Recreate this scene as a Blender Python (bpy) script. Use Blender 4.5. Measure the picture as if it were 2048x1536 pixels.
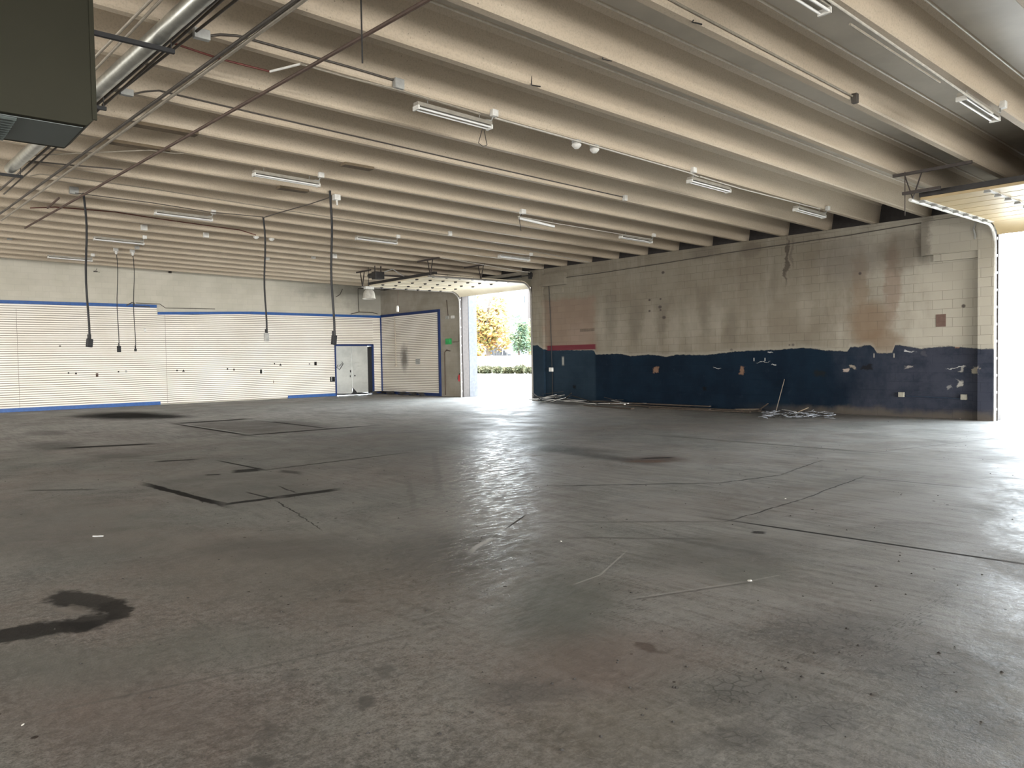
import bpy, math, random
from mathutils import Vector, Matrix
C = bpy.context
SC = C.scene
for o in list(bpy.data.objects):
    bpy.data.objects.remove(o)
random.seed(7)

# ------------------------------------------------------------------ camera, light, exposure
FPX = 1522.74                                    # focal length in pixels of the 2048 px wide frame
RV = Vector((0.75388412, -0.65678229, -0.01719761))
UV = Vector((0.03491288, 0.01390842, 0.99929357))
FV = Vector((0.65607913, 0.75395197, -0.0334155))
CAMP = Vector((0.0, 0.0, 1.5))
cd = bpy.data.cameras.new('camera')
cam = bpy.data.objects.new('camera', cd)
SC.collection.objects.link(cam)
cd.sensor_width = 36.0
cd.lens = 36.0 * FPX / 2048.0
cd.clip_end = 400
cam.matrix_world = Matrix(((RV.x, UV.x, -FV.x, CAMP.x), (RV.y, UV.y, -FV.y, CAMP.y), (RV.z, UV.z, -FV.z, CAMP.z), (0, 0, 0, 1)))
SC.camera = cam

SKY = 20.0
w = bpy.data.worlds.new('sky'); SC.world = w; w.use_nodes = True
bg = w.node_tree.nodes['Background']
bg.inputs[0].default_value = (0.84, 0.93, 1.0, 1); bg.inputs[1].default_value = SKY
SC.view_settings.view_transform = 'Standard'
SC.view_settings.look = 'None'
SC.view_settings.exposure = 0.0
SC.view_settings.gamma = 1.0
SC.cycles.max_bounces = 5
SC.cycles.diffuse_bounces = 3
SC.cycles.glossy_bounces = 2
SC.cycles.adaptive_threshold = 0.08

def sun(name, rot, e, ang, col):
    l = bpy.data.lights.new(name, 'SUN'); l.energy = e; l.angle = ang; l.color = col
    o = bpy.data.objects.new(name, l); SC.collection.objects.link(o); o.rotation_euler = rot
    return o
sun('sun', Vector((0.10, -0.8, -1.1)).to_track_quat('-Z', 'Y').to_euler(), 24.0, math.radians(1.0), (1.0, 0.95, 0.86))

def area(name, loc, target, sx, sy, e, col, portal=False):
    l = bpy.data.lights.new(name, 'AREA'); l.shape = 'RECTANGLE'; l.size = sx; l.size_y = sy
    l.energy = e; l.color = col
    o = bpy.data.objects.new(name, l); SC.collection.objects.link(o)
    o.location = loc
    o.rotation_euler = (Vector(target) - Vector(loc)).to_track_quat('-Z', 'Y').to_euler()
    if portal:
        l.cycles.is_portal = True
    return o
# added area lights: daylight inferred from behind, plus side and low fills; no openings
area('daylight_front', (4, -36.0, 2.4), (4, 0, 2.4), 25, 4.6, 26500, (1.0, 0.985, 0.955))
area('added_side_fill', (-8.8, 12.0, 2.4), (0, 12.0, 2.4), 26, 4.0, 2200, (1.0, 0.97, 0.93))  # added fill for floor and roof from the left
area('added_low_fill', (3, -13.0, 1.2), (3, 0, 1.2), 22, 2.2, 2500, (1.0, 0.985, 0.955))  # added low fill for the beam faces, standing free in the room
area('doorway_portal_a', (18.75, 21.97, 2.0), (0, 21.97, 2.0), 4.2, 4.0, 1, (1, 1, 1), True)
area('doorway_portal_b', (18.75, 3.32, 2.0), (0, 3.32, 2.0), 4.2, 4.0, 1, (1, 1, 1), True)

# ------------------------------------------------------------------ room constants (metres, camera above the origin)
D = 18.383          # face of the wall with the two overhead doors (x = D)
L = 30.145          # face of the slat-panelled end wall (y = L)
Y0, SP = 6.862, 1.15577
SA, SB, HB = 0.02096, 0.00633, 4.552
XL, YF = -9.0, -36.2
D1 = (19.87, 24.08)   # far doorway
D2 = (1.20, 5.45)     # near doorway
DH = 4.03
STEM = 0.50

def zb(x, y):
    return HB + SA * (D - x) + SB * (y - 10.64)
def stem_y(i):
    return Y0 + SP * i
def ray(x, y):
    return FV * FPX + RV * (x - 1024) + UV * (768 - y)
def on_plane(x, y, ax, v):
    d = ray(x, y)
    return CAMP + d * ((v - CAMP[ax]) / d[ax])
def wr(x, y, off=0.0):
    return on_plane(x, y, 0, D - off)
def wb(x, y, off=0.0):
    return on_plane(x, y, 1, L - off)
def fl(x, y):
    return on_plane(x, y, 2, 0.0)
def under(x, y, off):           # point on the plane lying "off" below the undersides of the beams
    d = ray(x, y)
    t = (HB + SA * D - SB * 10.64 - off - CAMP.z) / (d.z + SA * d.x - SB * d.y)
    return CAMP + d * t
def beam_face(x, y, i, off=0.1, r=.012):     # on the near side of beam i, just clear of its sloping face
    q = on_plane(x, y, 1, stem_y(i) - off)
    for _ in range(4):
        k = min(1.0, max(0.0, (q.z - zb(q.x, q.y) - .02) / .395))
        q = on_plane(x, y, 1, stem_y(i) - (.066 + .056 * k + r))
    return q

# ------------------------------------------------------------------ mesh helpers
ORG = {}
class MB:
    def __init__(s):
        s.v = []; s.f = []
    def add(s, vs, fs):
        n = len(s.v); s.v += [tuple(v) for v in vs]; s.f += [tuple(i + n for i in f) for f in fs]
        return s
    def box(s, a, b):
        x0, y0, z0 = a; x1, y1, z1 = b
        return s.add([(x0, y0, z0), (x1, y0, z0), (x1, y1, z0), (x0, y1, z0), (x0, y0, z1), (x1, y0, z1), (x1, y1, z1), (x0, y1, z1)],
                     [(0, 3, 2, 1), (4, 5, 6, 7), (0, 1, 5, 4), (1, 2, 6, 5), (2, 3, 7, 6), (3, 0, 4, 7)])
    def cbox(s, c, d, rot=None):
        pts = []
        m = rot.to_matrix() if rot is not None else Matrix.Identity(3)
        for z in (-1, 1):
            for x, y in ((-1, -1), (1, -1), (1, 1), (-1, 1)):
                pts.append(Vector(c) + m @ Vector((x * d[0] / 2, y * d[1] / 2, z * d[2] / 2)))
        return s.add(pts, [(0, 3, 2, 1), (4, 5, 6, 7), (0, 1, 5, 4), (1, 2, 6, 5), (2, 3, 7, 6), (3, 0, 4, 7)])
    def bar(s, p, q, wd, ht, up=(0, 0, 1)):
        p = Vector(p); q = Vector(q); t = (q - p).normalized(); u = Vector(up)
        if abs(t.dot(u)) > .98: u = Vector((1, 0, 0))
        sd = t.cross(u).normalized() * wd / 2; un = sd.cross(t).normalized() * ht / 2
        pts = [p - sd - un, p + sd - un, p + sd + un, p - sd + un, q - sd - un, q + sd - un, q + sd + un, q - sd + un]
        return s.add(pts, [(0, 1, 2, 3), (7, 6, 5, 4), (0, 4, 5, 1), (1, 5, 6, 2), (2, 6, 7, 3), (3, 7, 4, 0)])
    def tube(s, path, r, n=8, cap=True):
        P = [Vector(p) for p in path]; vs = []; fs = []
        prev = None
        for k, p in enumerate(P):
            t = (P[min(k + 1, len(P) - 1)] - P[max(k - 1, 0)]).normalized()
            if prev is None:
                u = Vector((0, 0, 1)) if abs(t.z) < .9 else Vector((1, 0, 0))
            else:
                u = prev
            a = (u - t * u.dot(t)).normalized(); prev = a; b = t.cross(a)
            rr = r[k] if isinstance(r, (list, tuple)) else r
            for j in range(n):
                th = 2 * math.pi * j / n
                vs.append(p + a * (rr * math.cos(th)) + b * (rr * math.sin(th)))
        for k in range(len(P) - 1):
            for j in range(n):
                fs.append((k * n + j, k * n + (j + 1) % n, (k + 1) * n + (j + 1) % n, (k + 1) * n + j))
        if cap:
            fs.append(tuple(range(n - 1, -1, -1))); fs.append(tuple(range((len(P) - 1) * n, len(P) * n)))
        return s.add(vs, fs)
    def lathe(s, prof, c, n=24):
        vs = []; fs = []
        for r, z in prof:
            for j in range(n):
                th = 2 * math.pi * j / n
                vs.append((c[0] + r * math.cos(th), c[1] + r * math.sin(th), c[2] + z))
        for k in range(len(prof) - 1):
            for j in range(n):
                fs.append((k * n + j, k * n + (j + 1) % n, (k + 1) * n + (j + 1) % n, (k + 1) * n + j))
        return s.add(vs, fs)
    def prism(s, poly, d):          # closed outline extruded by the vector d
        n = len(poly); P = [Vector(p) for p in poly]; d = Vector(d)
        return s.add(P + [p + d for p in P], [tuple(range(n - 1, -1, -1)), tuple(range(n, 2 * n))] + [(i, (i + 1) % n, n + (i + 1) % n, n + i) for i in range(n)])
    def build(s, name, mat, parent=None, smooth=False, bevel=0):
        me = bpy.data.meshes.new(name)
        o = bpy.data.objects.new(name, me)
        org = Vector((0, 0, 0))
        if parent is not None:
            org = ORG[parent.name]
            o.parent = parent
            ORG[o.name] = org
        else:
            c = Vector((0, 0, 0))
            if s.v:
                c = Vector((sum(v[0] for v in s.v) / len(s.v), sum(v[1] for v in s.v) / len(s.v), min(v[2] for v in s.v)))
            if name.split('.')[0].split('_')[0] in ('wall', 'floor', 'ceiling'):
                c = Vector((0, 0, 0))
            org = c; o.location = c; ORG[o.name] = org
        me.from_pydata([tuple(Vector(v) - org) for v in s.v], [], s.f)
        me.materials.append(mat)
        SC.collection.objects.link(o)
        import bmesh
        bm = bmesh.new(); bm.from_mesh(me); bmesh.ops.recalc_face_normals(bm, faces=bm.faces); bm.to_mesh(me); bm.free()
        if smooth:
            for p in me.polygons: p.use_smooth = True
            m = o.modifiers.new('edges', 'EDGE_SPLIT'); m.split_angle = math.radians(40)
        if bevel:
            m = o.modifiers.new('bevel', 'BEVEL'); m.width = bevel; m.segments = 2; m.limit_method = 'ANGLE'
        return o

def tag(o, label=None, cat=None, group=None, kind=None):
    if label: o['label'] = label
    if cat: o['category'] = cat
    if group: o['group'] = group
    if kind: o['kind'] = kind
    return o
def thing(name, label, cat, loc, group=None, kind=None):
    o = bpy.data.objects.new(name, None); SC.collection.objects.link(o)
    o.location = loc; ORG[o.name] = Vector(loc); o.empty_display_size = .1
    return tag(o, label, cat, group, kind)
def dup(root, loc, label=None, rot=None, group=None):
    r = root.copy(); SC.collection.objects.link(r); r.location = loc
    if rot is not None: r.rotation_euler = rot
    if label: r['label'] = label
    if group: r['group'] = group
    for ch in list(root.children):
        c = ch.copy(); SC.collection.objects.link(c); c.parent = r
        for g in list(ch.children):
            d = g.copy(); SC.collection.objects.link(d); d.parent = c
    return r

# ------------------------------------------------------------------ node material helper
class NM:
    def __init__(s, name, rough=.8, spec=.4, metal=0):
        s.m = bpy.data.materials.new(name); s.m.use_nodes = True
        s.t = s.m.node_tree; s.b = s.t.nodes['Principled BSDF']
        s.b.inputs['Roughness'].default_value = rough
        s.b.inputs['Specular IOR Level'].default_value = spec
        s.b.inputs['Metallic'].default_value = metal
        s._tc = None
    def n(s, typ, **kw):
        x = s.t.nodes.new(typ)
        for k, v in kw.items(): setattr(x, k, v)
        return x
    def link(s, a, b): s.t.links.new(a, b)
    def val(s, sock, v):
        if isinstance(v, bpy.types.NodeSocket): s.link(v, sock)
        elif isinstance(v, (int, float)): sock.default_value = v
        else:
            v = tuple(v)
            sock.default_value = v if len(sock.default_value) == len(v) else v + (1,)
    def pos(s):
        if s._tc is None: s._tc = s.n('ShaderNodeNewGeometry').outputs['Position']
        return s._tc
    def obj(s):
        return s.n('ShaderNodeTexCoord').outputs['Object']
    def map(s, v, sc=(1, 1, 1), loc=(0, 0, 0), rot=(0, 0, 0)):
        x = s.n('ShaderNodeMapping'); s.link(v, x.inputs[0])
        x.inputs[1].default_value = loc; x.inputs[2].default_value = rot; x.inputs[3].default_value = sc
        return x.outputs[0]
    def noise(s, v, scale, det=4, rough=.55, dist=0, col=False):
        x = s.n('ShaderNodeTexNoise'); s.link(v, x.inputs['Vector'])
        x.inputs['Scale'].default_value = scale; x.inputs['Detail'].default_value = det
        x.inputs['Roughness'].default_value = rough; x.inputs['Distortion'].default_value = dist
        return x.outputs[1 if col else 0]
    def math(s, op, a, b=None, c=None):
        x = s.n('ShaderNodeMath', operation=op); s.val(x.inputs[0], a)
        if b is not None: s.val(x.inputs[1], b)
        if c is not None: s.val(x.inputs[2], c)
        return x.outputs[0]
    def vmath(s, op, a, b=None):
        x = s.n('ShaderNodeVectorMath', operation=op); s.val(x.inputs[0], a)
        if b is not None: s.val(x.inputs[1], b)
        return x.outputs['Value'] if op in ('DOT_PRODUCT', 'LENGTH') else x.outputs[0]
    def ramp(s, v, a, b, lo=0.0, hi=1.0, smooth=True):
        x = s.n('ShaderNodeMapRange'); x.interpolation_type = 'SMOOTHSTEP' if smooth else 'LINEAR'
        s.val(x.inputs[0], v); x.inputs[1].default_value = a; x.inputs[2].default_value = b
        x.inputs[3].default_value = lo; x.inputs[4].default_value = hi
        return x.outputs[0]
    def mix(s, fac, a, b, mode='MIX'):
        x = s.n('ShaderNodeMix', data_type='RGBA', blend_type=mode)
        s.val(x.inputs[0], fac); s.val(x.inputs[6], a); s.val(x.inputs[7], b)
        return x.outputs[2]
    def sep(s, v):
        x = s.n('ShaderNodeSeparateXYZ'); s.link(v, x.inputs[0]); return x.outputs
    def comb(s, a, b, c):
        x = s.n('ShaderNodeCombineXYZ'); s.val(x.inputs[0], a); s.val(x.inputs[1], b); s.val(x.inputs[2], c); return x.outputs[0]
    def bump(s, h, st=.3, dist=.01):
        x = s.n('ShaderNodeBump'); x.inputs['Strength'].default_value = st; x.inputs['Distance'].default_value = dist
        s.link(h, x.inputs['Height']); s.link(x.outputs[0], s.b.inputs['Normal'])
    def color(s, v): s.val(s.b.inputs['Base Color'], v)
    def rough(s, v): s.val(s.b.inputs['Roughness'], v)
    # masks over a world-space plane; u, v are half-axis vectors
    def spot(s, P, c, u, v, soft=.4, box=False):
        c = Vector(c); u = Vector(u); v = Vector(v)
        g = Matrix(((u.dot(u), u.dot(v)), (u.dot(v), v.dot(v)))).inverted()
        ur = u * g[0][0] + v * g[0][1]; vr = u * g[1][0] + v * g[1][1]
        q = s.vmath('SUBTRACT', P, c)
        a = s.vmath('DOT_PRODUCT', q, ur); b = s.vmath('DOT_PRODUCT', q, vr)
        if box:
            d = s.math('MAXIMUM', s.math('ABSOLUTE', a), s.math('ABSOLUTE', b))
        else:
            d = s.math('SQRT', s.math('MULTIPLY_ADD', a, a, s.math('MULTIPLY', b, b)))
        return s.ramp(d, 1 - soft, 1 + soft, 1, 0)

def srgb(r, g, b):
    f = lambda c: (c / 255 / 12.92) if c / 255 < .04045 else ((c / 255 + .055) / 1.055) ** 2.4
    return (f(r), f(g), f(b))
def plain(name, col, rough=.6, metal=0, spec=.4, var=.12, scale=12):
    m = NM(name, rough, spec, metal)
    nz = m.noise(m.obj(), scale, 5)
    m.color(m.mix(m.ramp(nz, .3, .7), tuple(c * (1 - var) for c in col), tuple(min(1, c * (1 + var)) for c in col)))
    return m.m

M = {}
M['white_metal'] = plain('white_enamel', (.62, .61, .57), .4)
M['galv'] = plain('galvanised_steel', (.50, .51, .47), .32, .9)
M['dark_steel'] = plain('dark_steel', (.035, .033, .032), .5, .3)
M['rust_pipe'] = plain('rusty_pipe', (.085, .055, .042), .7)
M['conduit'] = plain('conduit_paint', (.27, .24, .19), .5)
M['conduit_light'] = plain('conduit_light', (.46, .435, .38), .5)
M['conduit_dark'] = plain('conduit_dark', (.07, .06, .05), .55)
M['black'] = plain('black_rubber', (.012, .012, .013), .6)
M['box_grey'] = plain('box_grey', (.33, .33, .31), .5)
M['box_white'] = plain('box_white', (.66, .65, .61), .5)
M['fixture'] = plain('fixture_paint', (.27, .25, .21), .5)
M['tube'] = plain('lamp_tube', (.74, .74, .72), .2, 0, .5, .02)
M['red'] = plain('red_cable', (.11, .026, .018), .5)
M['wood_plate'] = plain('wood_plate', (.13, .097, .06), .8)
M['blue'] = plain('blue_trim', srgb(30, 78, 140), .5)
M['blue_shaded'] = plain('blue_trim_shaded', srgb(16, 42, 92), .55)  # darker copy of the blue paint, with corner shade in its colour
M['green'] = plain('green_box', srgb(40, 150, 80), .5)
M['extinguisher'] = plain('red_paint', (.45, .03, .035), .4)

# ------------------------------------------------------------------ floor material
def floor_material(tile, used, dry=False):
    # one material per floor bay: every bay shares the same concrete and holds only the marks that touch it
    m = NM('worn_concrete_floor', .5, .5)
    def near(q):
        c_, u_, v_ = q
        ex = (abs(u_.x) + abs(v_.x)) * 2.0 + .35; ey = (abs(u_.y) + abs(v_.y)) * 2.0 + .35
        ok = c_.x + ex > tile[0] and c_.x - ex < tile[1] and c_.y + ey > tile[2] and c_.y - ey < tile[3]
        used.append(ok)
        return ok and not dry
    P0 = m.pos()
    wob = m.vmath('SUBTRACT', m.noise(P0, 2.2, 4, .68, 0, True), (.5, .5, .5))
    P = m.vmath('ADD', P0, m.vmath('MULTIPLY', wob, (.42, .42, 0)))
    wob2 = m.vmath('SUBTRACT', m.noise(P0, 3.5, 4, .7, 0, True), (.5, .5, .5))
    PC = m.vmath('ADD', P0, m.vmath('MULTIPLY', wob2, (.10, .10, 0)))
    big = m.ramp(m.noise(P0, .42, 5, .62, .5), .40, .60)
    mid = m.ramp(m.noise(P0, 1.3, 5, .74, .6), .36, .66)
    blot = m.ramp(m.noise(P0, .85, 4, .70, .8), .50, .66)
    fine = m.noise(P0, 22, 4, .80)
    grain = m.noise(P0, 90, 3, .75)
    sw = m.noise(m.map(P0, (1.1, 11, 1), rot=(0, 0, .75)), 1.3, 5, .76)
    sw2 = m.noise(m.map(P0, (10, 1.2, 1), rot=(0, 0, .3)), 1.1, 5, .74)
    c = m.mix(big, (.182, .152, .136), (.160, .172, .161))
    c = m.mix(m.math('MULTIPLY', mid, .75), c, (.082, .081, .078))
    c = m.mix(m.math('MULTIPLY', blot, .65), c, (.235, .222, .205))
    c = m.mix(m.ramp(fine, .46, .64, 0, .62), c, (.29, .285, .272))
    c = m.mix(m.ramp(fine, .50, .36, 0, .75), c, (.055, .053, .050))
    c = m.mix(m.ramp(sw, .54, .74, 0, .45), c, (.30, .297, .288))
    c = m.mix(m.ramp(sw2, .56, .74, 0, .40), c, (.085, .082, .078))
    c = m.mix(m.ramp(grain, .38, .50, .55, 0), c, (.05, .047, .044))
    c = m.mix(m.ramp(grain, .54, .66, 0, .4), c, (.30, .29, .275))
    def vor(scale, feat='F1', loc=(0, 0, 0)):
        v = m.n('ShaderNodeTexVoronoi', feature=feat); m.link(m.map(PC if feat != 'F1' else P0, (1, 1, 1), loc), v.inputs['Vector']); v.inputs['Scale'].default_value = scale
        return v.outputs['Distance']
    dirt = None
    dark = (.024, .023, .022); grey = (.085, .082, .078); rust = (.11, .062, .042); lite = (.42, .415, .405); green = (.105, .116, .105)
    def wet(k, col):                 # soot and grooves do not shine
        nonlocal dirt
        if sum(col) < .12: dirt = k if dirt is None else m.math('MAXIMUM', dirt, k)
    def quad(x, y, rx, ry, rot=0):
        cr, sr = math.cos(rot), math.sin(rot)
        u = (fl(x + rx * cr, y + rx * sr) - fl(x - rx * cr, y - rx * sr)) / 2
        v = (fl(x - ry * sr, y + ry * cr) - fl(x + ry * sr, y - ry * cr)) / 2
        return fl(x, y), u, v
    def px_spot(x, y, rx, ry, col, amt, soft=.45, rot=0, tex=None, pt=None):
        nonlocal c
        if not near(quad(x, y, rx, ry, rot)): return
        k = m.math('MULTIPLY', m.spot(P if pt is None else pt, *quad(x, y, rx, ry, rot), soft), amt)
        if tex is not None: k = m.math('MULTIPLY', k, tex)
        c = m.mix(k, c, col); wet(k, col)
    def px_line(x0, y0, x1, y1, wpx, col=dark, amt=.9, soft=.35, pt=None):
        nonlocal c
        dx, dy = x1 - x0, y1 - y0; ln = math.hypot(dx, dy); nx, ny = -dy / ln * wpx / 2, dx / ln * wpx / 2
        xm, ym = (x0 + x1) / 2, (y0 + y1) / 2
        u = (fl(x1, y1) - fl(x0, y0)) / 2; v = (fl(xm + nx, ym + ny) - fl(xm - nx, ym - ny)) / 2
        if not near(((fl(x0, y0) + fl(x1, y1)) / 2, u, v)): return
        k = m.math('MULTIPLY', m.spot(pt or P0, (fl(x0, y0) + fl(x1, y1)) / 2, u, v, soft, True), amt)
        c = m.mix(k, c, col); wet(k, col)
    # doorway light and a brighter far floor painted in as paler patches
    lit_mask = m.ramp(m.noise(P0, .8, 6, .68, .6), .30, .60, .30, .95)
    lit_mask = m.math('MULTIPLY', lit_mask, m.ramp(sw2, .62, .40, .35, 1.0))
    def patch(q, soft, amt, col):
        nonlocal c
        if near(q): c = m.mix(m.math('MULTIPLY', m.math('MULTIPLY', m.spot(P, *q, soft), lit_mask), amt), c, col)
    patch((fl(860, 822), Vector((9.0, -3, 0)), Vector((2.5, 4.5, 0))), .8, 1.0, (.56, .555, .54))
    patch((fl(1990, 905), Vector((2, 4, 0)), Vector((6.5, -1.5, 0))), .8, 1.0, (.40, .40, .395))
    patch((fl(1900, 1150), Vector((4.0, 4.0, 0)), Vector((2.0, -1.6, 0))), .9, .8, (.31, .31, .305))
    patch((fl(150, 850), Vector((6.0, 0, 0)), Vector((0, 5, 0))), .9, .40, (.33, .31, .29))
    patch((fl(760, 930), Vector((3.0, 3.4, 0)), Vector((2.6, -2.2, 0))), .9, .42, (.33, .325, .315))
    # black pock marks
    pock = m.math('MULTIPLY', m.ramp(vor(2.6), .030, .042, 1, 0), .9)
    c = m.mix(pock, c, (.012, .011, .010)); dirt = pock
    pock = m.math('MULTIPLY', m.math('MULTIPLY', m.ramp(vor(6.0, 'F1', (3, 7, 0)), .045, .07, 1, 0), m.ramp(m.noise(P0, .7, 3), .50, .60)), .85)
    c = m.mix(pock, c, (.014, .013, .012)); dirt = m.math('MAXIMUM', dirt, pock)
    # oil stains, scorched patches and an arc of shadow
    px_spot(170, 1203, 82, 20, dark, .88, .2, .12); px_spot(232, 1223, 24, 16, dark, .88, .25); px_spot(60, 1264, 160, 17, dark, .9, .2, -.13); px_spot(180, 1243, 60, 12, dark, .85, .25, -.2)
    px_spot(150, 1222, 46, 8, (.17, .155, .14), .75, .3)
    px_spot(255, 831, 85, 7, dark, .97, .5); px_spot(320, 833, 55, 3.5, dark, .9, .5); px_spot(200, 833, 60, 3, dark, .8, .5)
    px_spot(90, 866, 40, 5, grey, .8, .5); px_spot(110, 890, 60, 7, grey, .7, .5); px_spot(240, 913, 60, 5, grey, .6, .5)
    px_spot(510, 853, 150, 13, (.105, .094, .088), .8, .25, 0, None, P0)
    px_spot(475, 970, 165, 30, (.11, .108, .10), .55, .4)
    px_spot(1090, 897, 120, 6, (.06, .058, .057), .85, .6, .05, None, P0); px_spot(1210, 914, 100, 5, (.06, .058, .056), .85, .6, .13, None, P0); px_spot(970, 882, 130, 7, grey, .6, .6)  # arc of shadow painted on as dark bands
    px_spot(1310, 919, 62, 6, (.07, .045, .038), .8, .5); px_spot(1295, 923, 45, 2.2, rust, .95, .5); px_line(1285, 917, 1345, 915, 2.5, dark, .9)
    px_spot(1130, 1215, 115, 75, green, .70, .6); px_spot(1440, 1105, 140, 34, (.11, .108, .102), .5, .6); px_spot(1500, 1150, 80, 20, green, .5, .6)
    px_spot(1298, 1297, 26, 7, (.05, .04, .036), .9, .4); px_spot(1210, 1320, 170, 60, (.16, .118, .10), .55, .8); px_spot(560, 1130, 260, 70, (.145, .128, .108), .5, .8)
    px_spot(250, 1420, 300, 90, (.15, .12, .108), .5, .8); px_spot(130, 1330, 180, 40, (.125, .132, .12), .55, .8); px_spot(430, 1290, 160, 40, (.12, .127, .112), .5, .8); px_spot(1250, 1460, 200, 70, (.165, .145, .115), .45, .8)
    px_spot(730, 1413, 24, 7, grey, .85, .35); px_spot(520, 1512, 28, 10, grey, .85, .35); px_spot(590, 1345, 26, 9, grey, .5, .5); px_spot(770, 1355, 20, 14, grey, .55, .5, -.6); px_spot(535, 1455, 26, 12, grey, .5, .5)
    px_spot(900, 1100, 120, 45, (.085, .08, .077), .6, .6); px_spot(560, 1095, 160, 22, (.09, .087, .083), .5, .7); px_spot(120, 1060, 200, 60, (.10, .102, .096), .5, .8)
    px_spot(690, 1205, 26, 6, (.08, .068, .06), .7, .5)
    # crackled grime left by tyres
    crk = m.math('MULTIPLY', m.ramp(vor(15, 'DISTANCE_TO_EDGE'), .02, .09, 1, 0), m.ramp(m.noise(P0, 6, 3, .7), .42, .56)); crk2 = m.ramp(m.noise(m.map(P0, (5, 22, 1), rot=(0, 0, .55)), 3, 4, .7), .54, .62)
    for a in ((1880, 1335, 130, 50, .8), (1520, 1385, 120, 42, .7), (1680, 1265, 150, 45, .55), (1950, 1440, 90, 40, .7), (1660, 1445, 60, 26, .7), (1480, 1480, 60, 26, .45), (1060, 1380, 110, 22, .4)):
        px_spot(a[0], a[1], a[2], a[3], (.05, .048, .046), a[4], .6, 0, crk); px_spot(a[0], a[1], a[2], a[3], (.08, .078, .075), .45, .7)
    px_spot(1820, 1245, 150, 26, (.05, .045, .043), .8, .5, -.62, crk2); px_spot(1240, 1190, 70, 50, (.05, .046, .044), .6, .6, .6, crk2); px_spot(1560, 1310, 260, 30, (.06, .056, .054), .5, .6, -.25, crk2)
    # rectangles of the old pits
    px_line(350, 848, 495, 870.5, 2.2); px_line(355, 847, 495, 838, 2.0); px_line(495, 838, 650, 856, 1.8, dark, .85)
    px_line(495, 870.5, 735, 852, 1.8); px_line(362, 848, 488, 867, 1.4, lite, .7); px_line(505, 866, 690, 853, 1.2, (.25, .24, .23), .6); px_line(500, 838.5, 545, 843, 1.6, lite, .9); px_line(690, 853, 735, 850.5, 2.2, (.42, .41, .39), .8)
    px_line(292, 969, 446, 1009, 8, dark, .97, .3, PC); px_line(446, 1009, 560, 994, 3.6, dark, .9, .35, PC); px_line(560, 994, 676, 979, 5, dark, .9, .35, PC)
    px_line(440, 922, 530, 940, 2.2); px_line(530, 940, 800, 907, 1.4, dark, .75); px_line(468, 943, 520, 939, 6, dark, .9, .35, PC); px_line(412, 950, 440, 949, 2)
    px_line(130, 896, 300, 888, 3, dark, .92); px_line(40, 893, 140, 896, 8, grey, .5); px_line(315, 923, 390, 919, 2.2, dark, .85); px_line(60, 981, 190, 979, 2.4, dark, .6); px_line(560, 942, 600, 946, 5, dark, .6, .5, PC)
    px_line(555, 1003, 600, 1030, 2, dark, .8, .35, PC); px_line(600, 1030, 640, 1058, 1.8, dark, .75, .35, PC); px_line(495, 985, 540, 996, 2.4, dark, .8); px_line(560, 973, 590, 985, 2, dark, .75, .35, PC)
    # joints and cracks
    px_line(1460, 1041, 2048, 1128, 2.6, dark, .95); px_line(1460, 1041, 1600, 1000, 1.8, dark, .8, .35, PC); px_line(1600, 1000, 1722, 955, 1.8, dark, .75, .35, PC)
    px_line(1710, 954, 2048, 985, 1.5, grey, .8); px_line(1310, 870, 1745, 905, 1.6, grey, .85); px_line(1745, 905, 2048, 870, 1.3, grey, .5)
    px_line(1110, 972, 1440, 966, 1.6, dark, .65, .35, PC); px_line(1440, 966, 1560, 950, 1.6, dark, .65, .35, PC); px_line(1560, 950, 1640, 922, 1.8, dark, .6, .35, PC)
    px_line(868, 900, 880, 985, 14, (.12, .117, .113), .6, .5, PC); px_line(815, 960, 830, 1020, 12, (.11, .108, .105), .5, .5, PC); px_line(905, 880, 985, 905, 6, (.12, .117, .113), .5, .5, PC)
    px_line(940, 1104, 984, 1076, 7, lite, .95, .5, PC); px_line(1014, 1056, 1050, 1031, 2.4, dark, .85); px_line(984, 1076, 1014, 1056, 3, grey, .7); px_line(920, 1040, 915, 1085, 6, (.2, .2, .195), .5, .5, PC)
    px_line(1150, 1168, 1200, 1150, 2.2, lite, .55); px_line(1200, 1150, 1250, 1105, 3, lite, .55)
    px_line(1270, 1196, 1500, 1162, 3, lite, .35); px_line(1270, 1199, 1500, 1165, 3, grey, .5); px_line(1500, 1162, 1560, 1150, 2, lite, .3)
    px_line(0, 1445, 820, 1270, 4, grey, .45, .6); px_line(910, 1137, 1110, 1128, 5, grey, .6, .6, PC)
    px_line(1040, 1045, 1460, 1043, 2, grey, .6, .5, PC); px_line(1130, 1075, 1420, 1078, 3, grey, .6, .5, PC); px_line(1330, 1075, 1540, 1110, 6, grey, .5, .6, PC); px_line(1505, 1064, 1530, 1066, 5, dark, .9, .4, PC)
    # polished wheel paths running in from the far doorway
    pol = m.noise(P0, .9, 4, .7, .6)
    lq = (fl(975, 960), (fl(1085, 960) - fl(865, 960)) / 2, (fl(1000, 845) - fl(975, 1140)) / 2)
    lane = m.spot(P, *lq, .95) if near(lq) else m.math('ADD', 0.0, 0.0)
    streak = m.ramp(m.noise(m.map(P0, (1.0, 3.2, 1), rot=(0, 0, -.75)), 4.2, 5, .82), .40, .62, .17, .60)
    r0 = m.ramp(pol, .34, .70, .44, .68)
    x = m.n('ShaderNodeMix', data_type='FLOAT'); m.link(lane, x.inputs[0]); m.link(r0, x.inputs[2]); m.link(streak, x.inputs[3])
    m.rough(m.math('ADD', m.math('MULTIPLY_ADD', dirt, .35, x.outputs[0]), m.ramp(fine, .35, .65, -.04, .10)))
    m.val(m.b.inputs['Specular IOR Level'], m.math('MULTIPLY_ADD', dirt, -.48, .5))
    m.color(c)
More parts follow.
